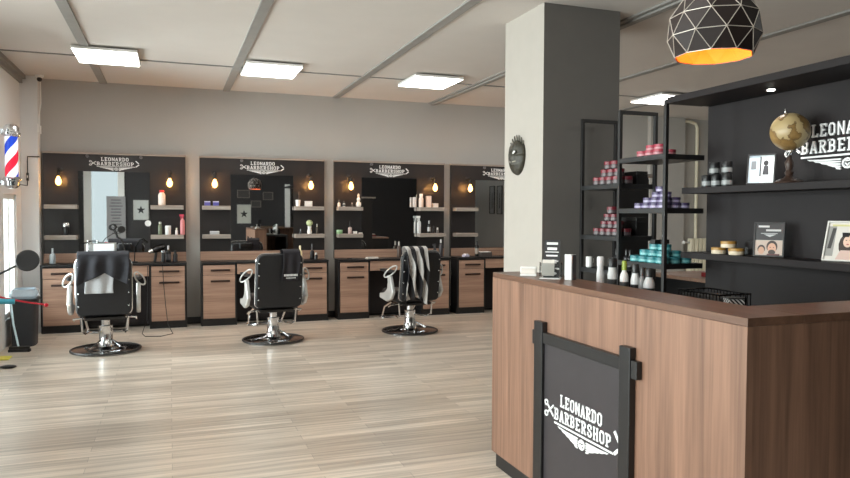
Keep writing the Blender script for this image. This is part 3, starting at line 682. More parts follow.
MB().tube([(.0, .1, .95), (.1, .15, .935), (.24, .14, .9), (.36, .12, .88)], [.008, .007, .006, .006]).ball((.375, .118, .876), .014).build('brake_lever', mat('red_anodised', (190, 30, 50), .3, .5), t, smooth=True)
for sx in (-.3, -.14): MB().tube([(sx, .0, .98), (sx, .28, .3)], .02, 12).build('fork_leg', M_chrome, t, smooth=True)
wh = MB().tube([(-.22, .28+.29*math.cos(a), .33+.29*math.sin(a)) for a in [2*PI*k/36 for k in range(36)]], .045, 12, closed=True)
wo = wh.build('front_wheel', mat('tyre_rubber', (28, 28, 30), .8), t, smooth=True)
sp = MB()
for k in range(12):
    a = PI*k/12*2; sp.tube([(-.22, .28, .33), (-.22, .28+.26*math.cos(a), .33+.26*math.sin(a))], .004, 6)
sp.build('spokes', M_chrome, wo)
MB().lathe([(.02, 0), (.08, .03), (.085, .1), (.08, .11)], n=24, M=Matrix.Translation((-.22, .02, .85)) @ Matrix.Rotation(R_(-90), 4, 'X')).build('headlight', M_chrome, t, smooth=True)
MB().ball((-.22, -.25, .82), .14, .9, 1.7, .8).build('fuel_tank', mat('tank_paint', (40, 42, 48), .2, coat=1), t, smooth=True)
MB().box(-.3, -.14, -.95, -.48, .72, .8).build('saddle', M_leather, t, bevel=.03)
MB().tube([(-.22, -.02, .9), (-.22, -.1, .4), (-.22, -.6, .35), (-.22, -1.05, .33)], .03).box(-.3, -.14, -.5, -.1, .25, .6).build('frame', M_chromed, t, smooth=True)
MB().tube([(-.22, -1.05+.29*math.cos(a), .335+.29*math.sin(a)) for a in [2*PI*k/36 for k in range(36)]], .045, 12, closed=True).build('rear_wheel', mat('tyre_rubber', (28, 28, 30), .8), t, smooth=True)

# broom leaning in the corner
t = thing('broom', 'floor broom with a pale blue handle and black head by the waste bin', 'broom', (-1.55, 8.55, 0), R_(-10))
MB().tube([(0, 0, .055), (-.06, .03, .3), (-.095, .05, .6)], .011).build('handle', mat('pale_blue_tube', (200, 222, 232), .4), t, smooth=True)
MB().box(-.09, .11, -.025, .025, .03, .06).build('head', M_black, t, bevel=.006)
MB().box(-.095, .115, -.03, .03, .001, .03).build('bristles', mat('bristles', (50, 50, 52), .9, bump=.6, scale=90), t)
t = thing('dust_cloth', 'small black shoe shaped brush lying on the floor at the left edge', 'brush', (-1.5, 7.66, 0), 0)
MB().ball((.02, 0, .018), .018, 4.2, 1.8, .95).build('brush_body', M_black, t, smooth=True)
MB().tube([(-.05, 0, .02), (-.17, .01, .03)], .011).build('brush_handle', M_black, t, smooth=True)
t = thing('dustpan', 'yellow dustpan on the floor cut by the left photo edge', 'dustpan', (-1.77+.18, 8.2, 0), 0)
MB().prism([(-.13, 0.001), (.03, 0.001), (.03, .006), (-.12, .014), (-.125, .05), (-.13, .05)], -.1, .1).build('pan', mat('yellow_plastic', (222, 214, 70), .4), t, bevel=.002)

# ================================================================== RECEPTION DESK
DX, DY, DZ = 1.8, 1.8, 1.16
t = thing('reception_desk', 'walnut reception desk with an L shaped front and a black sign frame', 'desk', (DX, DY, 0), 0)
t_desk = t
MB().box(0, .03, 0, 1.95, .09, DZ-.03).build('side_front', M_walV, t)
MB().box(.0305, 1.55, 0, .03, .09, DZ-.03).build('end_front', M_walV, t)
MB().box(.0305, .26, 1.92, 1.95, .09, DZ-.03).build('end_panel', M_walV, t)
MB().box(0, .25, 0, 1.95, DZ-.0295, DZ).box(.2505, 1.55, 0, .25, DZ-.0295, DZ).build('countertop', wood('walnut_top', (118, 86, 68), (92, 66, 52), 'Y', .35), t, bevel=.002)
MB().box(.02, .06, .02, 1.93, 0, .089).box(.06, 1.53, .02, .06, 0, .089).build('plinth', M_black, t)
MB().box(.031, .75, .0305, 1.869, .99, 1.02).build('inner_ledge', M_black, t)
MB().box(.72, .75, .0305, 1.869, .09, .989).build('inner_panel', M_black, t)
# sign frame on the desk front
sgn = thing('desk_sign', 'black framed board with white shop lettering on the front of the reception desk', 'sign', (DX, 0, 0), 0)
MB().box(-.032, -.001, 3.105, 3.19, .02, .955).build('post', M_black, sgn, bevel=.004)
MB().box(-.032, -.001, 2.385, 2.46, .02, .955).build('post', M_black, sgn, bevel=.004)
MB().box(-.028, -.001, 2.4605, 3.1045, .85, .905).build('rail', M_black, sgn, bevel=.003)
MB().box(-.028, -.001, 3.1905, 3.215, .83, .905).build('rail_end', M_black, sgn, bevel=.003)
MB().box(-.028, -.001, 2.345, 2.3845, .83, .905).build('rail_end', M_black, sgn, bevel=.003)
MB().box(-.016, -.001, 2.4605, 3.1045, .03, .8495).build('board', mat('sign_board', (54, 50, 53), .4), sgn)
e_ = emblem(.68, .004).build('logo_sign', M_logo, sgn, loc=(-.0165, 2.752, .535), rz=R_(-90)); e_['label'] = 'white lettering with scissors, razor and wings'

# things on the desk counter
t = thing('leaflet_holder', 'clear leaflet stand holding a tall printed card at the far end of the desk', 'leaflet holder', (1.925, 3.29, DZ), R_(-38))
tilt = Matrix.Rotation(R_(-14), 4, 'X')
MB().box(-.055, .055, -.05, .06, .0005, .004).build('base', M_white, t)
MB().box(-.042, .042, .0, .003, .005, .21, tilt).build('card', pcol((44, 44, 46)), t)
cm = MB()
random.seed(3)
for z0, h_, w_ in ((.185, .012, .03), (.155, .014, .026), (.142, .004, .036), (.12, .008, .03)): cm.box(-w_, w_, -.0012, -.0003, z0, z0+h_, tilt)
for k in range(14):
    x = random.uniform(-.04, .03); z = random.uniform(.015, .09); cm.box(x, x+random.uniform(.006, .02), -.0012-.0001*k, -.0003, z, z+random.uniform(.005, .02), tilt)
cm.build('printed_marks', M_logo, t)
MB().box(-.055, .055, -.045, -.042, .004, .075, tilt).box(-.058, -.055, -.045, .0, .004, .08, tilt).box(.055, .058, -.045, 0, .004, .08, tilt).build('front_pocket', glass_mat('acrylic', (.93, .94, .94)), t)
MB().box(-.045, .02, -.035, -.03, .008, .095, tilt).build('leaflet', pcol((206, 200, 192)), t)
t = thing('card_stack', 'low white card holder left of the leaflet stand on the desk end', 'card holder', (1.88, 3.46, DZ), R_(-30))
MB().box(-.045, .045, -.03, .03, .0005, .012).box(-.045, .045, .02, .03, .012, .05).build('holder', M_white, t, bevel=.003)
MB().box(-.04, .04, -.01, .015, .013, .04).build('cards', pcol((222, 214, 206)), t)
t = boxy('payment_box', 'upright silver and white box beside the leaflet stand on the desk', 'box', (1.97, 3.17, DZ), .04, .045, .135, (200, 199, 198), rz=R_(20))
MB().box(-.012, .018, -.0245, -.0228, .002, .133).build('dark_side', pcol((70, 70, 74)), t)  # darker strip over one side of the box
# bottles on the inner ledge
ZI = 1.0205
bl = [(601, .02, .235, (236, 236, 236), (236, 236, 236), .8, 'white slim bottle, leftmost in the row of bottles behind the desk edge', None),
      (613, .024, .235, (226, 226, 226), (30, 30, 32), .85, 'white bottle with wide black cap in the row behind the desk edge', (60, 60, 60)),
      (625, .021, .225, (236, 236, 234), (150, 166, 66), .5, 'white bottle with olive green cap in the row behind the desk edge', (70, 70, 70)),
      (636, .021, .215, (226, 226, 226), (50, 50, 50), .7, 'white bottle with dark cap right of the green capped one', (30, 30, 30)),
      (643, .017, .2, (130, 130, 130), (60, 60, 60), .6, 'grey slim bottle near the right of the row behind the desk edge', None),
      (650, .026, .2, (196, 196, 196), (40, 40, 40), .6, 'wide pale bottle with dark label at the right of the row behind the desk edge', (40, 40, 42))]
for px, r, h, b, c, nk, l_, bd in bl:
    bottle(l_, (2.33, 2.33/kx(px), ZI), r*1.12, h*1.03, b, c, nk, .22, band=bd)
jar('small white jar between the bottles behind the desk edge', (2.33, 2.33/kx(618.5), ZI), .02, .09, (226, 226, 224), (220, 220, 218), 'jar')
t = thing('mug', 'small white mug at the left end of the rear lowest shelf', 'mug', (3.14, 4.775, 1.0855), 0)
MB().lathe([(.02, .0005), (.026, .006), (.026, .085), (.023, .085), (.022, .01)], n=20, cap=False).build('cup', M_white, t, smooth=True)
MB().tube([(.026, 0, .07), (.04, 0, .068), (.04, 0, .04), (.026, 0, .032)], .003, 6).build('handle', M_white, t, smooth=True)
tag(MB().box(2.12, 2.3, 2.62, 2.8, 1.0204, 1.03).build('paper_stack', pcol((212, 212, 210)), bevel=.002), 'white paper stack lying behind the desk right of the bottles', 'paper')
# wire basket with striped cloth
t = thing('wire_basket', 'black wire basket with a pale rim behind the desk corner', 'basket', (2.42, 2.63, ZI), 0)
bk = MB()
Lx, Ly = .09, .135
for z in (.01, .06, .12):
    bk.tube([(-Lx, -Ly, z), (Lx, -Ly, z), (Lx, Ly, z), (-Lx, Ly, z)], .004, 6, closed=True)
for k in range(14):
    y = -Ly+2*Ly*k/13
    for x in (-Lx, Lx): bk.tube([(x, y, .01), (x, y, .12)], .0025, 5)
for k in range(7):
    x = -Lx+2*Lx*k/6
    for y in (-Ly, Ly): bk.tube([(x, y, .01), (x, y, .12)], .0025, 5)
bk.build('cage', M_chromed, t)
MB().box(-Lx+.006, Lx-.006, -Ly+.006, Ly-.006, .001, .105).build('black_contents', M_black, t, bevel=.01)
def diag():
    M = bpy.data.materials.new('diagonal_stripe_card'); M.use_nodes = True; nt = M.node_tree; b = nt.nodes['Principled BSDF']
    tc = nt.nodes.new('ShaderNodeTexCoord'); wv = nt.nodes.new('ShaderNodeTexWave'); wv.bands_direction = 'DIAGONAL'; wv.inputs['Scale'].default_value = 34
    nt.links.new(tc.outputs['Object'], wv.inputs[0]); rp = nt.nodes.new('ShaderNodeValToRGB'); rp.color_ramp.interpolation = 'CONSTANT'; e = rp.color_ramp.elements
    e[0].color = [*lin((30, 30, 32)), 1]; e[1].position = .62; e[1].color = [*lin((200, 200, 198)), 1]
    nt.links.new(wv.outputs['Fac'], rp.inputs[0]); nt.links.new(rp.outputs[0], b.inputs['Base Color']); return M
t = thing('striped_box', 'black box with white diagonal stripes in front of the wire basket behind the desk', 'box', (2.33, 2.41, ZI), R_(-20))
MB().box(-.035, .035, -.03, .03, .0005, .115).build('carton', diag(), t, bevel=.002)
MB().box(-.036, .036, -.031, .031, .1155, .121).build('lid', M_black, t, bevel=.002)

# ================================================================== DARK FEATURE WALL WITH SHELVES
XWL = 3.45
struct('wall_reception', MB().box(XWL, XWL+.12, -.4, 3.83, 0, 2.24), M_lam)
t = thing('canopy_board', 'dark canopy board over the reception shelves with recessed spots', 'canopy', (0, 0, 0), 0)
MB().box(3.1, XWL+.12, -.4, 3.825, 2.241, 2.282).build('board', M_lam, t, bevel=.002)
for y in (3.16, 2.3):
    s_ = MB().lathe([(.034, 0), (.034, .004), (.026, .006)], (3.3, y, 2.2345), 20).build('spot_ring', M_chrome, t, smooth=True)
    MB().lathe([(.02, 0), (.02, .002)], (3.3, y, 2.2315), 16).build('spot_lens', mat('spot_lens', (255, 255, 255), .3, emit=(255, 250, 240), es=12), s_)
    l = bpy.data.lights.new('spot_beam', 'SPOT'); l.energy = 9; l.spot_size = R_(95); l.spot_blend = .8; l.shadow_soft_size = .03; l.color = (1, .95, .88)
    lo = bpy.data.objects.new('spot_beam', l); COL.objects.link(lo); lo.parent = t; lo.location = (3.3, y, 2.228)
for z, l_ in ((1.685, 'upper long dark shelf on the reception wall holding the globe'), (1.258, 'lower long dark shelf on the reception wall holding the gold tins')):
    tag(MB().box(3.22, XWL-.0005, .2, 3.81, z-.04, z).build('wall_shelf', M_lam, bevel=.002), l_, 'shelf', 'long dark shelves on the reception wall')
# wall lettering
e_ = emblem(.83, .01).build('wall_logo', M_logo, loc=(XWL-.0005, 2.77, 1.909), rz=R_(-90), smooth=False)
tag(e_, 'large white shop lettering with wings on the dark reception wall', 'lettering')

# goods on the upper shelf
ZS = 1.6855
n = 0
names = ['leftmost', 'middle', 'right']
for (px, lv, l_) in ((706, 0, 'black jar with white label, leftmost of the bottom row on the upper reception shelf'), (715.5, 0, 'black jar with white label, middle of the bottom row on the upper reception shelf'),
                     (726, 0, 'black jar with white label, right of the bottom row beside the family frame'), (713.5, 1, 'black jar with white label, left one on top of the row'), (726, 1, 'black jar with white label, right one on top of the row')):
    X = 3.27
    jar(l_, (X, X/kx(px), ZS+.0785*lv), .032, .077, (28, 28, 30), (24, 24, 26), group='black labelled jars on the upper reception shelf', band=(140, 142, 142))
bottle('dark dropper bottle between the black jars and the photo frame on the upper shelf', (3.37, 3.36, ZS), .02, .1, (36, 34, 34), (180, 180, 180), .4, .3)

def frame(name, label, loc, rz, w_, h_, border, marks, tiltd=12, bg_=(210, 208, 204), back=True):
    t = thing(name, label, 'picture frame', loc, rz)
    T = Matrix.Rotation(R_(-tiltd), 4, 'X')
    b = .008
    f = MB()
    for x0, x1, z0, z1 in ((-w_/2, -w_/2+b, 0, h_), (w_/2-b, w_/2, 0, h_), (-w_/2+b, w_/2-b, 0, b), (-w_/2+b, w_/2-b, h_-b, h_)): f.box(x0, x1, -.012, .004, z0+.001, z1+.001, T)
    f.build('frame_border', pcol(border), t)
    p = MB().box(-w_/2+b, w_/2-b, -.004, .003, b+.001, h_-b+.001, T).build('picture', pcol(bg_), t)
    for k, (c, poly) in enumerate(marks):
        pts = [(-w_/2+b+(w_-2*b)*x, b+.001+(h_-2*b)*z) for x, z in poly]
        MB().prism(pts, -.0043-.0002*k, -.004, T).build('printed_shape', pcol(c), p)
    if back: MB().prism([(-.02, 0), (.02, 0), (.015, h_*.7), (-.015, h_*.7)], .0, .004, Matrix.Translation((0, .075, .001)) @ Matrix.Rotation(R_(14), 4, 'X')).build('easel_leg', M_black, t)
    return t
def ell(cx, cz, rx, rz, n=14, a0=0, a1=360): return [(cx+rx*math.cos(R_(a0+(a1-a0)*k/n)), cz+rz*math.sin(R_(a0+(a1-a0)*k/n))) for k in range(n+(0 if a1-a0 == 360 else 1))]
def rc(x0, x1, z0, z1): return [(x0, z0), (x1, z0), (x1, z1), (x0, z1)]
SKIN = (206, 160, 134); HAIR = (52, 38, 32)
frame('picture_frame', 'black framed pale blue picture standing left of the globe on the upper shelf', (3.31, 3.235, ZS), R_(-55), .155, .19, (30, 30, 32),
      [((196, 210, 222), rc(0, .45, 0, 1)), ((60, 62, 66), rc(.44, .5, .25, .95)), ((226, 232, 236), rc(.5, 1, 0, 1)), ((40, 40, 44), ell(.68, .72, .1, .1)), ((60, 60, 66), [(.56, .3), (.8, .3), (.78, .62), (.6, .62)]), ((120, 124, 130), rc(.1, .3, .5, .8))], 15, (220, 226, 232))
frame('picture_frame', 'black framed poster with two men below white lettering on the lower shelf', (3.31, 3.165, 1.2585), R_(-56), .165, .205, (36, 34, 34),
      [((48, 46, 48), rc(0, 1, .48, 1)), ((210, 208, 206), rc(.1, .5, .88, .94)), ((200, 198, 196), rc(.38, .92, .76, .82)), ((190, 190, 190), [(.3, .66), (.75, .66), (.52, .58)]), ((190, 190, 190), rc(.2, .8, .68, .7)),
       ((198, 178, 164), rc(0, 1, 0, .47)), (HAIR, ell(.24, .2, .14, .13)), (SKIN, ell(.24, .15, .11, .12)), (HAIR, ell(.62, .28, .2, .19)), ((214, 166, 140), ell(.62, .22, .155, .17)), (HAIR, ell(.62, .1, .13, .08)),
       ((40, 30, 28), ell(.56, .25, .02, .012)), ((40, 30, 28), ell(.68, .25, .02, .012)), ((90, 30, 34), rc(.45, .9, 0, .05))], 10, (198, 190, 182))
frame('picture_frame', 'white framed portrait of a long haired person on the lower shelf at the right', (3.33, 2.7, 1.2585), R_(-72), .2, .225, (216, 212, 206),
      [((150, 148, 144), rc(0, .22, .1, .9)), ((60, 58, 58), [(.05, .3), (.15, .3), (.22, .85), (.12, .85)]), (HAIR, ell(.58, .42, .24, .32)), ((222, 188, 168), ell(.58, .5, .13, .16)), ((210, 180, 168), [(.3, 0), (.9, 0), (.8, .26), (.42, .26)]),
       ((46, 34, 30), ell(.53, .53, .02, .012)), ((46, 34, 30), ell(.63, .53, .02, .012)), ((170, 80, 80), ell(.58, .42, .035, .014)), ((200, 196, 140), rc(.1, .85, .9, .95))], 20, (214, 208, 200))
frame('picture_frame', 'white framed dark picture at the right end of the upper shelf beside the lettering', (3.33, 2.5, ZS), R_(-70), .16, .21, (206, 204, 200),
      [((40, 38, 40), rc(.1, .9, .1, .9)), ((150, 140, 132), ell(.5, .55, .16, .2))], 14, (200, 198, 194))
# gold tins
for (X, px, lv, l_) in ((3.29, 719.5, 0, 'gold and cream tin, left one at the bottom of the small stack'), (3.29, 737, 0, 'gold and cream tin, right one at the bottom of the small stack'), (3.29, 729, 1, 'gold and cream tin resting on top of the other two')):
    jar(l_, (X, X/kx(px), 1.2585+.0425*lv), .047, .041, (226, 210, 186), (176, 132, 62), 'tin', 'gold tins on the lower reception shelf')
boxy('small_box', 'plain black box behind the gold tins on the lower reception shelf', 'box', (3.4, 3.36, 1.2585), .06, .09, .085, (28, 27, 28))

# globe
def globe_mat():
    M = bpy.data.materials.new('antique_globe'); M.use_nodes = True; nt = M.node_tree; b = nt.nodes['Principled BSDF']
    tc = nt.nodes.new('ShaderNodeTexCoord'); no = nt.nodes.new('ShaderNodeTexNoise'); no.inputs['Scale'].default_value = 9; no.inputs['Detail'].default_value = 6
    nt.links.new(tc.outputs['Object'], no.inputs[0]); rp = nt.nodes.new('ShaderNodeValToRGB'); e = rp.color_ramp.elements
    e[0].position = .47; e[0].color = [*lin((176, 154, 112)), 1]; e[1].position = .5; e[1].color = [*lin((128, 98, 56)), 1]
    x = e.new(.62); x.color = [*lin((156, 126, 78)), 1]; x = e.new(.485); x.color = [*lin((92, 70, 44)), 1]
    nt.links.new(no.outputs['Fac'], rp.inputs[0]); nt.links.new(rp.outputs[0], b.inputs['Base Color']); b.inputs['Roughness'].default_value = .35; return M
t = thing('globe', 'antique tan globe on a dark turned wooden stand on the upper shelf', 'globe', (3.3, 3.02, ZS), 0)
AX = Matrix.Translation((0, 0, .292)) @ Matrix.Rotation(R_(-18), 4, 'Y')
MB().ball((0, 0, 0), .105, n=40).build('sphere', globe_mat(), t, smooth=True).matrix_local = AX
MB().lathe([(.075, .0005), (.078, .008), (.06, .02), (.03, .03), (.018, .045), (.024, .06), (.016, .075), (.022, .1), (.024, .12), (.014, .135), (.012, .16)], n=28).build('stand', mat('dark_turned_wood', (60, 42, 34), .4), t, smooth=True)
bot = AX @ Vector((0, 0, -.105))
MB().tube([AX @ Vector((0, 0, .105)), AX @ Vector((0, 0, .132))], .004).ball(tuple(AX @ Vector((0, 0, .115))), .009, n=12).build('finial', M_chrome, t, smooth=True)
MB().tube([(0, 0, .16), (.01, 0, .175), tuple(bot)], .006).lathe([(.016, 0), (.018, .006), (.01, .01)], tuple(bot-Vector((0, 0, .008))), 16).build('pivot', M_chrome, t, smooth=True)
MB().tube([(-.03+.012*math.cos(a), -.012, .165+.012*math.sin(a)) for a in [2*PI*k/12 for k in range(12)]], .003, 6, closed=True).tube([(-.018, -.01, .165), (.0, 0, .165)], .003, 6).build('lock_ring', M_chrome, t, smooth=True)

# ================================================================== BLACK OPEN SHELVING
UX0, UX1, UA, UB, UC = 3.1, 3.44, 3.83, 4.35, 4.86
t = thing('shelving_unit', 'tall black metal open shelving unit between the pillar and the dark wall', 'shelving unit', (0, 0, 0), 0)
p_ = .026
for x in (UX0, UX1-p_):
    for y in (UA, UB-p_/2, UC-p_):
        if x > 3.3 and y == UA: continue
        MB().box(x, x+p_, y, y+p_, 0, 2.27).build('post', M_blackm, t, bevel=.002)
for y in (UA, UB-p_/2, UC-p_): MB().box(UX0+p_+.0003, UX1-p_-.0003, y, y+p_, 2.244, 2.27).build('top_rail', M_blackm, t)
def ushelf(y0, y1, z): MB().box(UX0+.001, UX1+.008, y0, y1, z-.035, z).build('shelf', M_black, t, bevel=.001)
for z in (1.735, 1.345, 1.085, .6): ushelf(UB+p_/2+.0005, UC-p_-.0005, z)
for z in (1.915, 1.55, 1.172, .6): ushelf(UA+p_+.0005, UB-p_/2-.0005, z)

# pyramids of jars
ordn = ['first', 'second', 'third', 'fourth', 'fifth']
def pyramid(x0, y0, z0, nx, ny, layers, r, h, body, lid, band, colname, where, cat='jar'):
    proto = None
    lay = {0: 'bottom layer', 1: 'second layer', 2: 'third layer', 3: 'top'}
    for L in range(layers):
        ax, ay = nx-L, ny-L
        if ax < 1: ax = 1
        if ay < 1: ay = 1
        for a in range(ax):
            for b in range(ay):
                x = x0+(a+ (nx-ax)/2)*2.04*r+r; y = y0+(b+(ny-ay)/2)*2.04*r+r
                ln = 'topmost layer' if L == layers-1 else lay[L]
                lb = '%s, %s: %s, %s from left, %s from front' % (colname, where, ln, ordn[a], ordn[b])
                if proto is None:
                    proto = jar(lb, (x, y, z0+.0004), r, h, body, lid, cat, colname+'s, '+where, band); o = proto
                else: o = copy_tree(proto, None, lb)
                o.location = (x, y, z0+.0004+L*(h+.0006)); o.rotation_euler.z = random.uniform(-.4, .4)
pyramid(UX0+.015, UA+.04, 1.55, 3, 4, 4, .041, .038, (96, 86, 116), (74, 62, 98), (170, 160, 190), 'purple jar', 'middle shelf pile')
pyramid(UX0+.02, UA+.05, 1.172, 3, 4, 3, .046, .042, (64, 146, 152), (52, 128, 136), (120, 186, 188), 'teal jar', 'lowest shelf pile')
pyramid(UX0+.02, UA+.10, 1.915, 2, 3, 2, .043, .04, (130, 34, 52), (170, 60, 78), (190, 130, 136), 'pink jar', 'top shelf pile')
pyramid(UX0+.02, UB+.05, 1.735, 2, 4, 3, .0415, .06, (24, 20, 22), (120, 34, 46), (92, 78, 80), 'red lidded jar', 'rear upper shelf pile')
pyramid(UX0+.02, UB+.05, 1.345, 2, 4, 4, .04, .055, (24, 20, 22), (106, 28, 40), (86, 74, 76), 'red lidded jar', 'rear lower shelf pile')
for k in range(2):
    boxy('small_box', ('left' if k == 0 else 'right') + ' of two small black boxes on top of the teal jars', 'box', (UX0+.12+.075*k, UA+.24, 1.172+.1284), .05, .05, .03, (26, 24, 24))
for k in range(4):
    bottle('dark bottle with pale collar behind the teal jars, %s from the front' % ordn[k], (3.36-.03*(k % 2), UB+.06+.09*k, 1.0855), .026, .15, (34, 32, 34), (30, 28, 28), .45, .3, group='dark bottles on the rear lowest shelf', band=(110, 106, 104))
for z, h_, l_ in ((1.7355, .1, 'long black storage carton right of the red jars on the rear upper shelf'), (1.3455, .14, 'black storage carton right of the red jars on the rear lower shelf')):
    boxy('storage_box', l_, 'box', (3.375, 4.6, z), .1, .34, h_, (30, 28, 28), (36, 34, 33))

# tall dark cabinet beyond the unit and wooden side shelf
t = thing('tall_cabinet', 'tall black cabinet standing behind the shelving beside the pillar', 'cabinet', (3.85, 5.35, 0), 0)
MB().box(-.2, .18, -.15, .25, 0, 1.84).build('carcass', M_black, t, bevel=.003)
MB().box(-.19, .17, -.17, -.151, .06, 1.82).build('door', M_black, t, bevel=.003)
MB().box(-.22, .25, -.17, .27, 1.8405, 1.87).build('top', M_shelf, t, bevel=.002)
t = thing('side_table', 'light wooden side counter seen between the shelving and the dark wall', 'counter', (3.95, 4.1, 0), 0)
MB().box(0, .6, 0, 1.0, .97, 1.0).build('top', M_walH, t, bevel=.003)
MB().box(.02, .58, .02, .98, 0, .9695).build('carcass', M_black, t)
tag(MB().box(4.1, 4.4, 4.35, 4.6, 1.0005, 1.035).build('book', pcol((140, 40, 44)), bevel=.002), 'dark red book lying on the wooden side counter', 'book')
tag(MB().box(4.12, 4.38, 4.37, 4.58, 1.0355, 1.06).build('book', pcol((228, 216, 206)), bevel=.002), 'white book on top of the dark red one', 'book')

# radiator, pipe
t = thing('radiator', 'cream radiator on the far back wall seen left of the dark wall', 'radiator', (0, 0, 0), 0)
rd = MB()
for k in range(9): rd.box(8.56+k*.09, 8.635+k*.09, 9.86, 9.96, .15, 1.1)
rd.box(8.56, 9.27, 9.88, 9.94, .2, .28).box(8.56, 9.27, 9.88, 9.94, 1.0, 1.06).box(8.56, 9.27, 9.94, 10.0, .5, .56); rd.build('body', M_cream, t, bevel=.01)
MB().tube([(8.56, 9.91, 1.03), (8.46, 9.91, 1.03)], .014).ball((8.44, 9.91, 1.03), .03).build('valve', M_white, t, smooth=True)
tag(MB().tube([(8.76, 9.99, 1.1), (8.76, 9.99, 3.05), (8.72, 9.99, 3.12), (8.6, 9.99, 3.15), (8.45, 9.99, 3.15)], .028, 12).build('heating_pipe', M_cream, smooth=True), 'cream vertical heating pipe rising from the radiator', 'pipe')

# ================================================================== PENDANT LAMP
t = thing('pendant_lamp', 'black faceted dome pendant lamp with an orange glowing inside above the desk', 'pendant lamp', (1.98, 2.175, 2.115), R_(8))
NS = 10
prof = [(.145, 0), (.171, .075), (.165, .15), (.122, .22), (.055, .262)]
def ringpts(j, s=1):
    r, z = prof[j]; return [Vector((s*r*math.cos(2*PI*(k+.5*(j % 2))/NS), s*r*math.sin(2*PI*(k+.5*(j % 2))/NS), z)) for k in range(NS)]
def shade_mesh(s, dz=0):
    mb = MB(); V = [[mb.bm.verts.new(v+Vector((0, 0, dz))) for v in ringpts(j, s)] for j in range(len(prof))]
    for j in range(len(prof)-1):
        for k in range(NS):
            k2 = (k+1) % NS
            if j % 2 == 0: mb.bm.faces.new((V[j][k], V[j][k2], V[j+1][k])); mb.bm.faces.new((V[j][k2], V[j+1][k2], V[j+1][k]))
            else: mb.bm.faces.new((V[j][k], V[j][k2], V[j+1][k2])); mb.bm.faces.new((V[j][k], V[j+1][k2], V[j+1][k]))
    mb.bm.faces.new(V[-1]); return mb
shade_mesh(1).build('shade', mat('shade_dark_bronze', (38, 29, 27), .55, 0, spec=.3), t)
shade_mesh(.965, -.0).build('lining', M_gold, t)
sm = MB()
for j in range(len(prof)):
    A = ringpts(j, 1.004); 
    for k in range(NS): sm.tube([A[k], A[(k+1) % NS]], .0016, 5)
    if j < len(prof)-1:
        B = ringpts(j+1, 1.004)
        for k in range(NS):
            sm.tube([A[k], B[k]], .0016, 5); sm.tube([A[k], B[(k-1) % NS] if j % 2 == 0 else B[(k+1) % NS]], .0016, 5)
sm.build('seams', mat('seam_silver', (200, 190, 180), .4, .4), t)
MB().lathe([(.02, .262), (.022, .30), (.01, .33)], n=16).build('socket_cap', M_blackm, t, smooth=True)
MB().tube([(0, 0, .33), (0, 0, ZC-2.135-.03)], .004, 6).build('cord', M_blackm, t)
MB().lathe([(.05, ZC-2.135-.03), (.05, ZC-2.1355)], n=20).build('ceiling_rose', M_blackm, t)
MB().ball((0, 0, .15), .035).build('bulb', mat('pendant_bulb', (255, 200, 140), .3, emit=(255, 150, 60), es=3), t, smooth=True)
l = bpy.data.lights.new('pendant_glow', 'POINT'); l.energy = 1.5; l.color = (1, .45, .15); l.shadow_soft_size = .036
lo = bpy.data.objects.new('pendant_glow', l); COL.objects.link(lo); lo.parent = t; lo.location = (0, 0, .1)

# ================================================================== MASK ON THE PILLAR
t = thing('wall_mask', 'dark carved oval mask with pale beads on the light side of the pillar', 'mask', (2.825, 5.4, 2.01), R_(-90))
def mk(u, v):
    a = 2*PI*u; r = v; x = .135*r*math.cos(a); z = .165*r*math.sin(a)
    if z > .08: z = .08+(z-.08)*.6
    y = -.06*math.sqrt(max(0, 1-r*r))-.002
    y -= .03*math.exp(-((x/.018)**2+((z+.0)/.05)**2)) - .018*math.exp(-(((abs(x)-.05)/.025)**2+((z-.03)/.02)**2)); y -= .014*math.exp(-((x/.05)**2+((z+.075)/.012)**2))
    return (x, y, z)
MB().grid(mk, 48, 16).build('face', mat('mask_wood', (54, 50, 40), .5, var=.5, scale=50, bump=.5), t, smooth=True, solid=.006)
for k in range(7):
    a = R_(40+100*k/6); MB().tube([(.12*math.cos(a), -.01, .1*math.sin(a)+.02), (.15*math.cos(a), -.015, .14*math.sin(a)+.03), (.13*math.cos(a)+.01, -.02, .16*math.sin(a)+.02)], [.008, .006, .002], 6).build('plume', mat('mask_plume', (92, 88, 76), .6), t, smooth=True)
for x, z in ((-.03, .02), (.045, .03), (.02, .02)): MB().ball((x, -.062, z), .013, 1.3, .5, .8, 10).build('bead', M_white, t, smooth=True)
MB().tube([(-.06, -.052, -.05), (0, -.066, -.056), (.06, -.052, -.05)], .006, 6).build('mouth', pcol((150, 144, 128)), t, smooth=True)

# ================================================================== THE WALL BEHIND THE CAMERA, SEEN IN THE MIRRORS
def wall_pic(label, x, z, w_, h_, border, inner, marks=(), cat='picture', X=None):
    t = thing('wall_picture', label, cat, (x, YF+.001, z), R_(180)) if X is None else thing('wall_picture', label, cat, (X, x, z), R_(-90))
    f = MB(); b = .02
    for x0, x1, z0, z1 in ((-w_/2, -w_/2+b, -h_/2, h_/2), (w_/2-b, w_/2, -h_/2, h_/2), (-w_/2+b, w_/2-b, -h_/2, -h_/2+b), (-w_/2+b, w_/2-b, h_/2-b, h_/2)): f.box(x0, x1, -.025, 0, z0, z1)
    f.build('frame_border', pcol(border), t)
    p = MB().box(-w_/2+b, w_/2-b, -.012, 0, -h_/2+b, h_/2-b).build('picture', pcol(inner), t)
    for k, (c, poly) in enumerate(marks): MB().prism([(w_*(x-.5), h_*(z-.5)) for x, z in poly], -.0125-.0003*k, -.012).build('printed_shape', pcol(c), p)
    return t
star = [( .5+.3*(1 if k % 2 == 0 else .42)*math.sin(2*PI*k/10), .5+.22*(1 if k % 2 == 0 else .42)*math.cos(2*PI*k/10)) for k in range(10)]
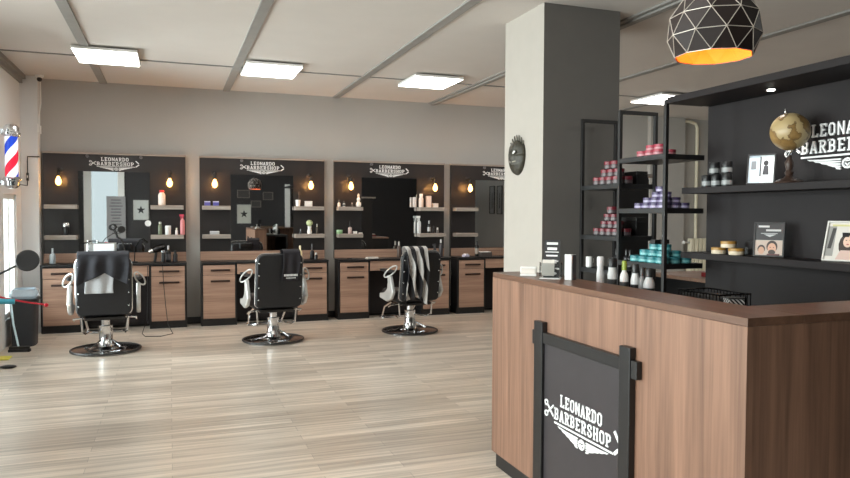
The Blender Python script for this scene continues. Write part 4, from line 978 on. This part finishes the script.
YV = 2*(YP-.012)-YF
def MP(px, py):
    d = ray(px, py); t_ = YV/d.y; return d.x*t_, EYE+d.z*t_
x, z = MP(141, 210); wall_pic('pale picture with one dark star, reflected in the leftmost mirror', x, z, .4, .56, (190, 190, 186), (196, 198, 196), [((30, 30, 32), star)])
x, z = MP(244, 214); wall_pic('pale picture with one dark star, reflected in the second mirror', x, z, .4, .56, (190, 190, 186), (200, 200, 192), [((30, 30, 32), star)])
for px, py, w_, h_, l_ in ((255.5, 187, .3, .18, 'small grey picture, topmost reflected in the second mirror'), (243.5, 194, .36, .24, 'dark framed picture above the star picture in the second mirror'), (268, 196, .3, .24, 'dark framed picture right of the small grey one in the second mirror'), (256, 204, .3, .2, 'dark framed picture below the small grey one in the second mirror')):
    x, z = MP(px, py); wall_pic(l_, x, z, w_, h_, (120, 112, 106), (70, 66, 66))
x, z = MP(105, 219)
t = tag(MB().box(-.34, .34, 0, .006, -.62, .62).build('door_poster', pcol((150, 148, 150)), loc=(-1.42, YF+.03, 1.36)), 'grey printed poster hanging in the glass door, seen in the leftmost mirror', 'poster')
t.scale.x = .72
pm = MB()
random.seed(11)
for k in range(12): w_ = random.uniform(.12, .24); pm.box(-w_, w_, .0062, .0075, .5-k*.085, .53-k*.085)
pm.build('printed_lines', pcol((100, 98, 102)), t)
t = thing('storage_cabinet', 'brown cabinet with a pale side standing by the front window, seen in the second mirror', 'cabinet', (2.75, -1.1, 0), 0)
MB().box(-.48, .42, -.3, .25, 0, 1.14).build('carcass', wood('olive_wood', (116, 98, 78), (92, 78, 62), 'Z'), t)
MB().box(-.48, .42, .251, .27, .06, 1.12).build('door', MC['olive_wood'], t, bevel=.002)
MB().box(-.5, -.481, -.3, .25, 0, 1.14).build('side_panel', pcol((160, 158, 156)), t)
# pictures on the right wall, seen in the mirror beside the pillar
def MR(px, py):
    d = ray(px, py); t_ = XR/d.x; return 2*(YP-.012)-d.y*t_, EYE+d.z*t_
for px, w_, l_ in ((492.5, .34, 'tall black framed picture, left one reflected in the mirror beside the pillar'), (500, .34, 'tall black framed picture with a pale figure, reflected in the mirror beside the pillar')):
    y, z = MR(px, 200); wall_pic(l_, y, z, w_, .85, (24, 24, 24), (150, 150, 150), [((30, 30, 30), [(.42, .2), (.58, .2), (.55, .75), (.45, .75)])], X=XR-.001)
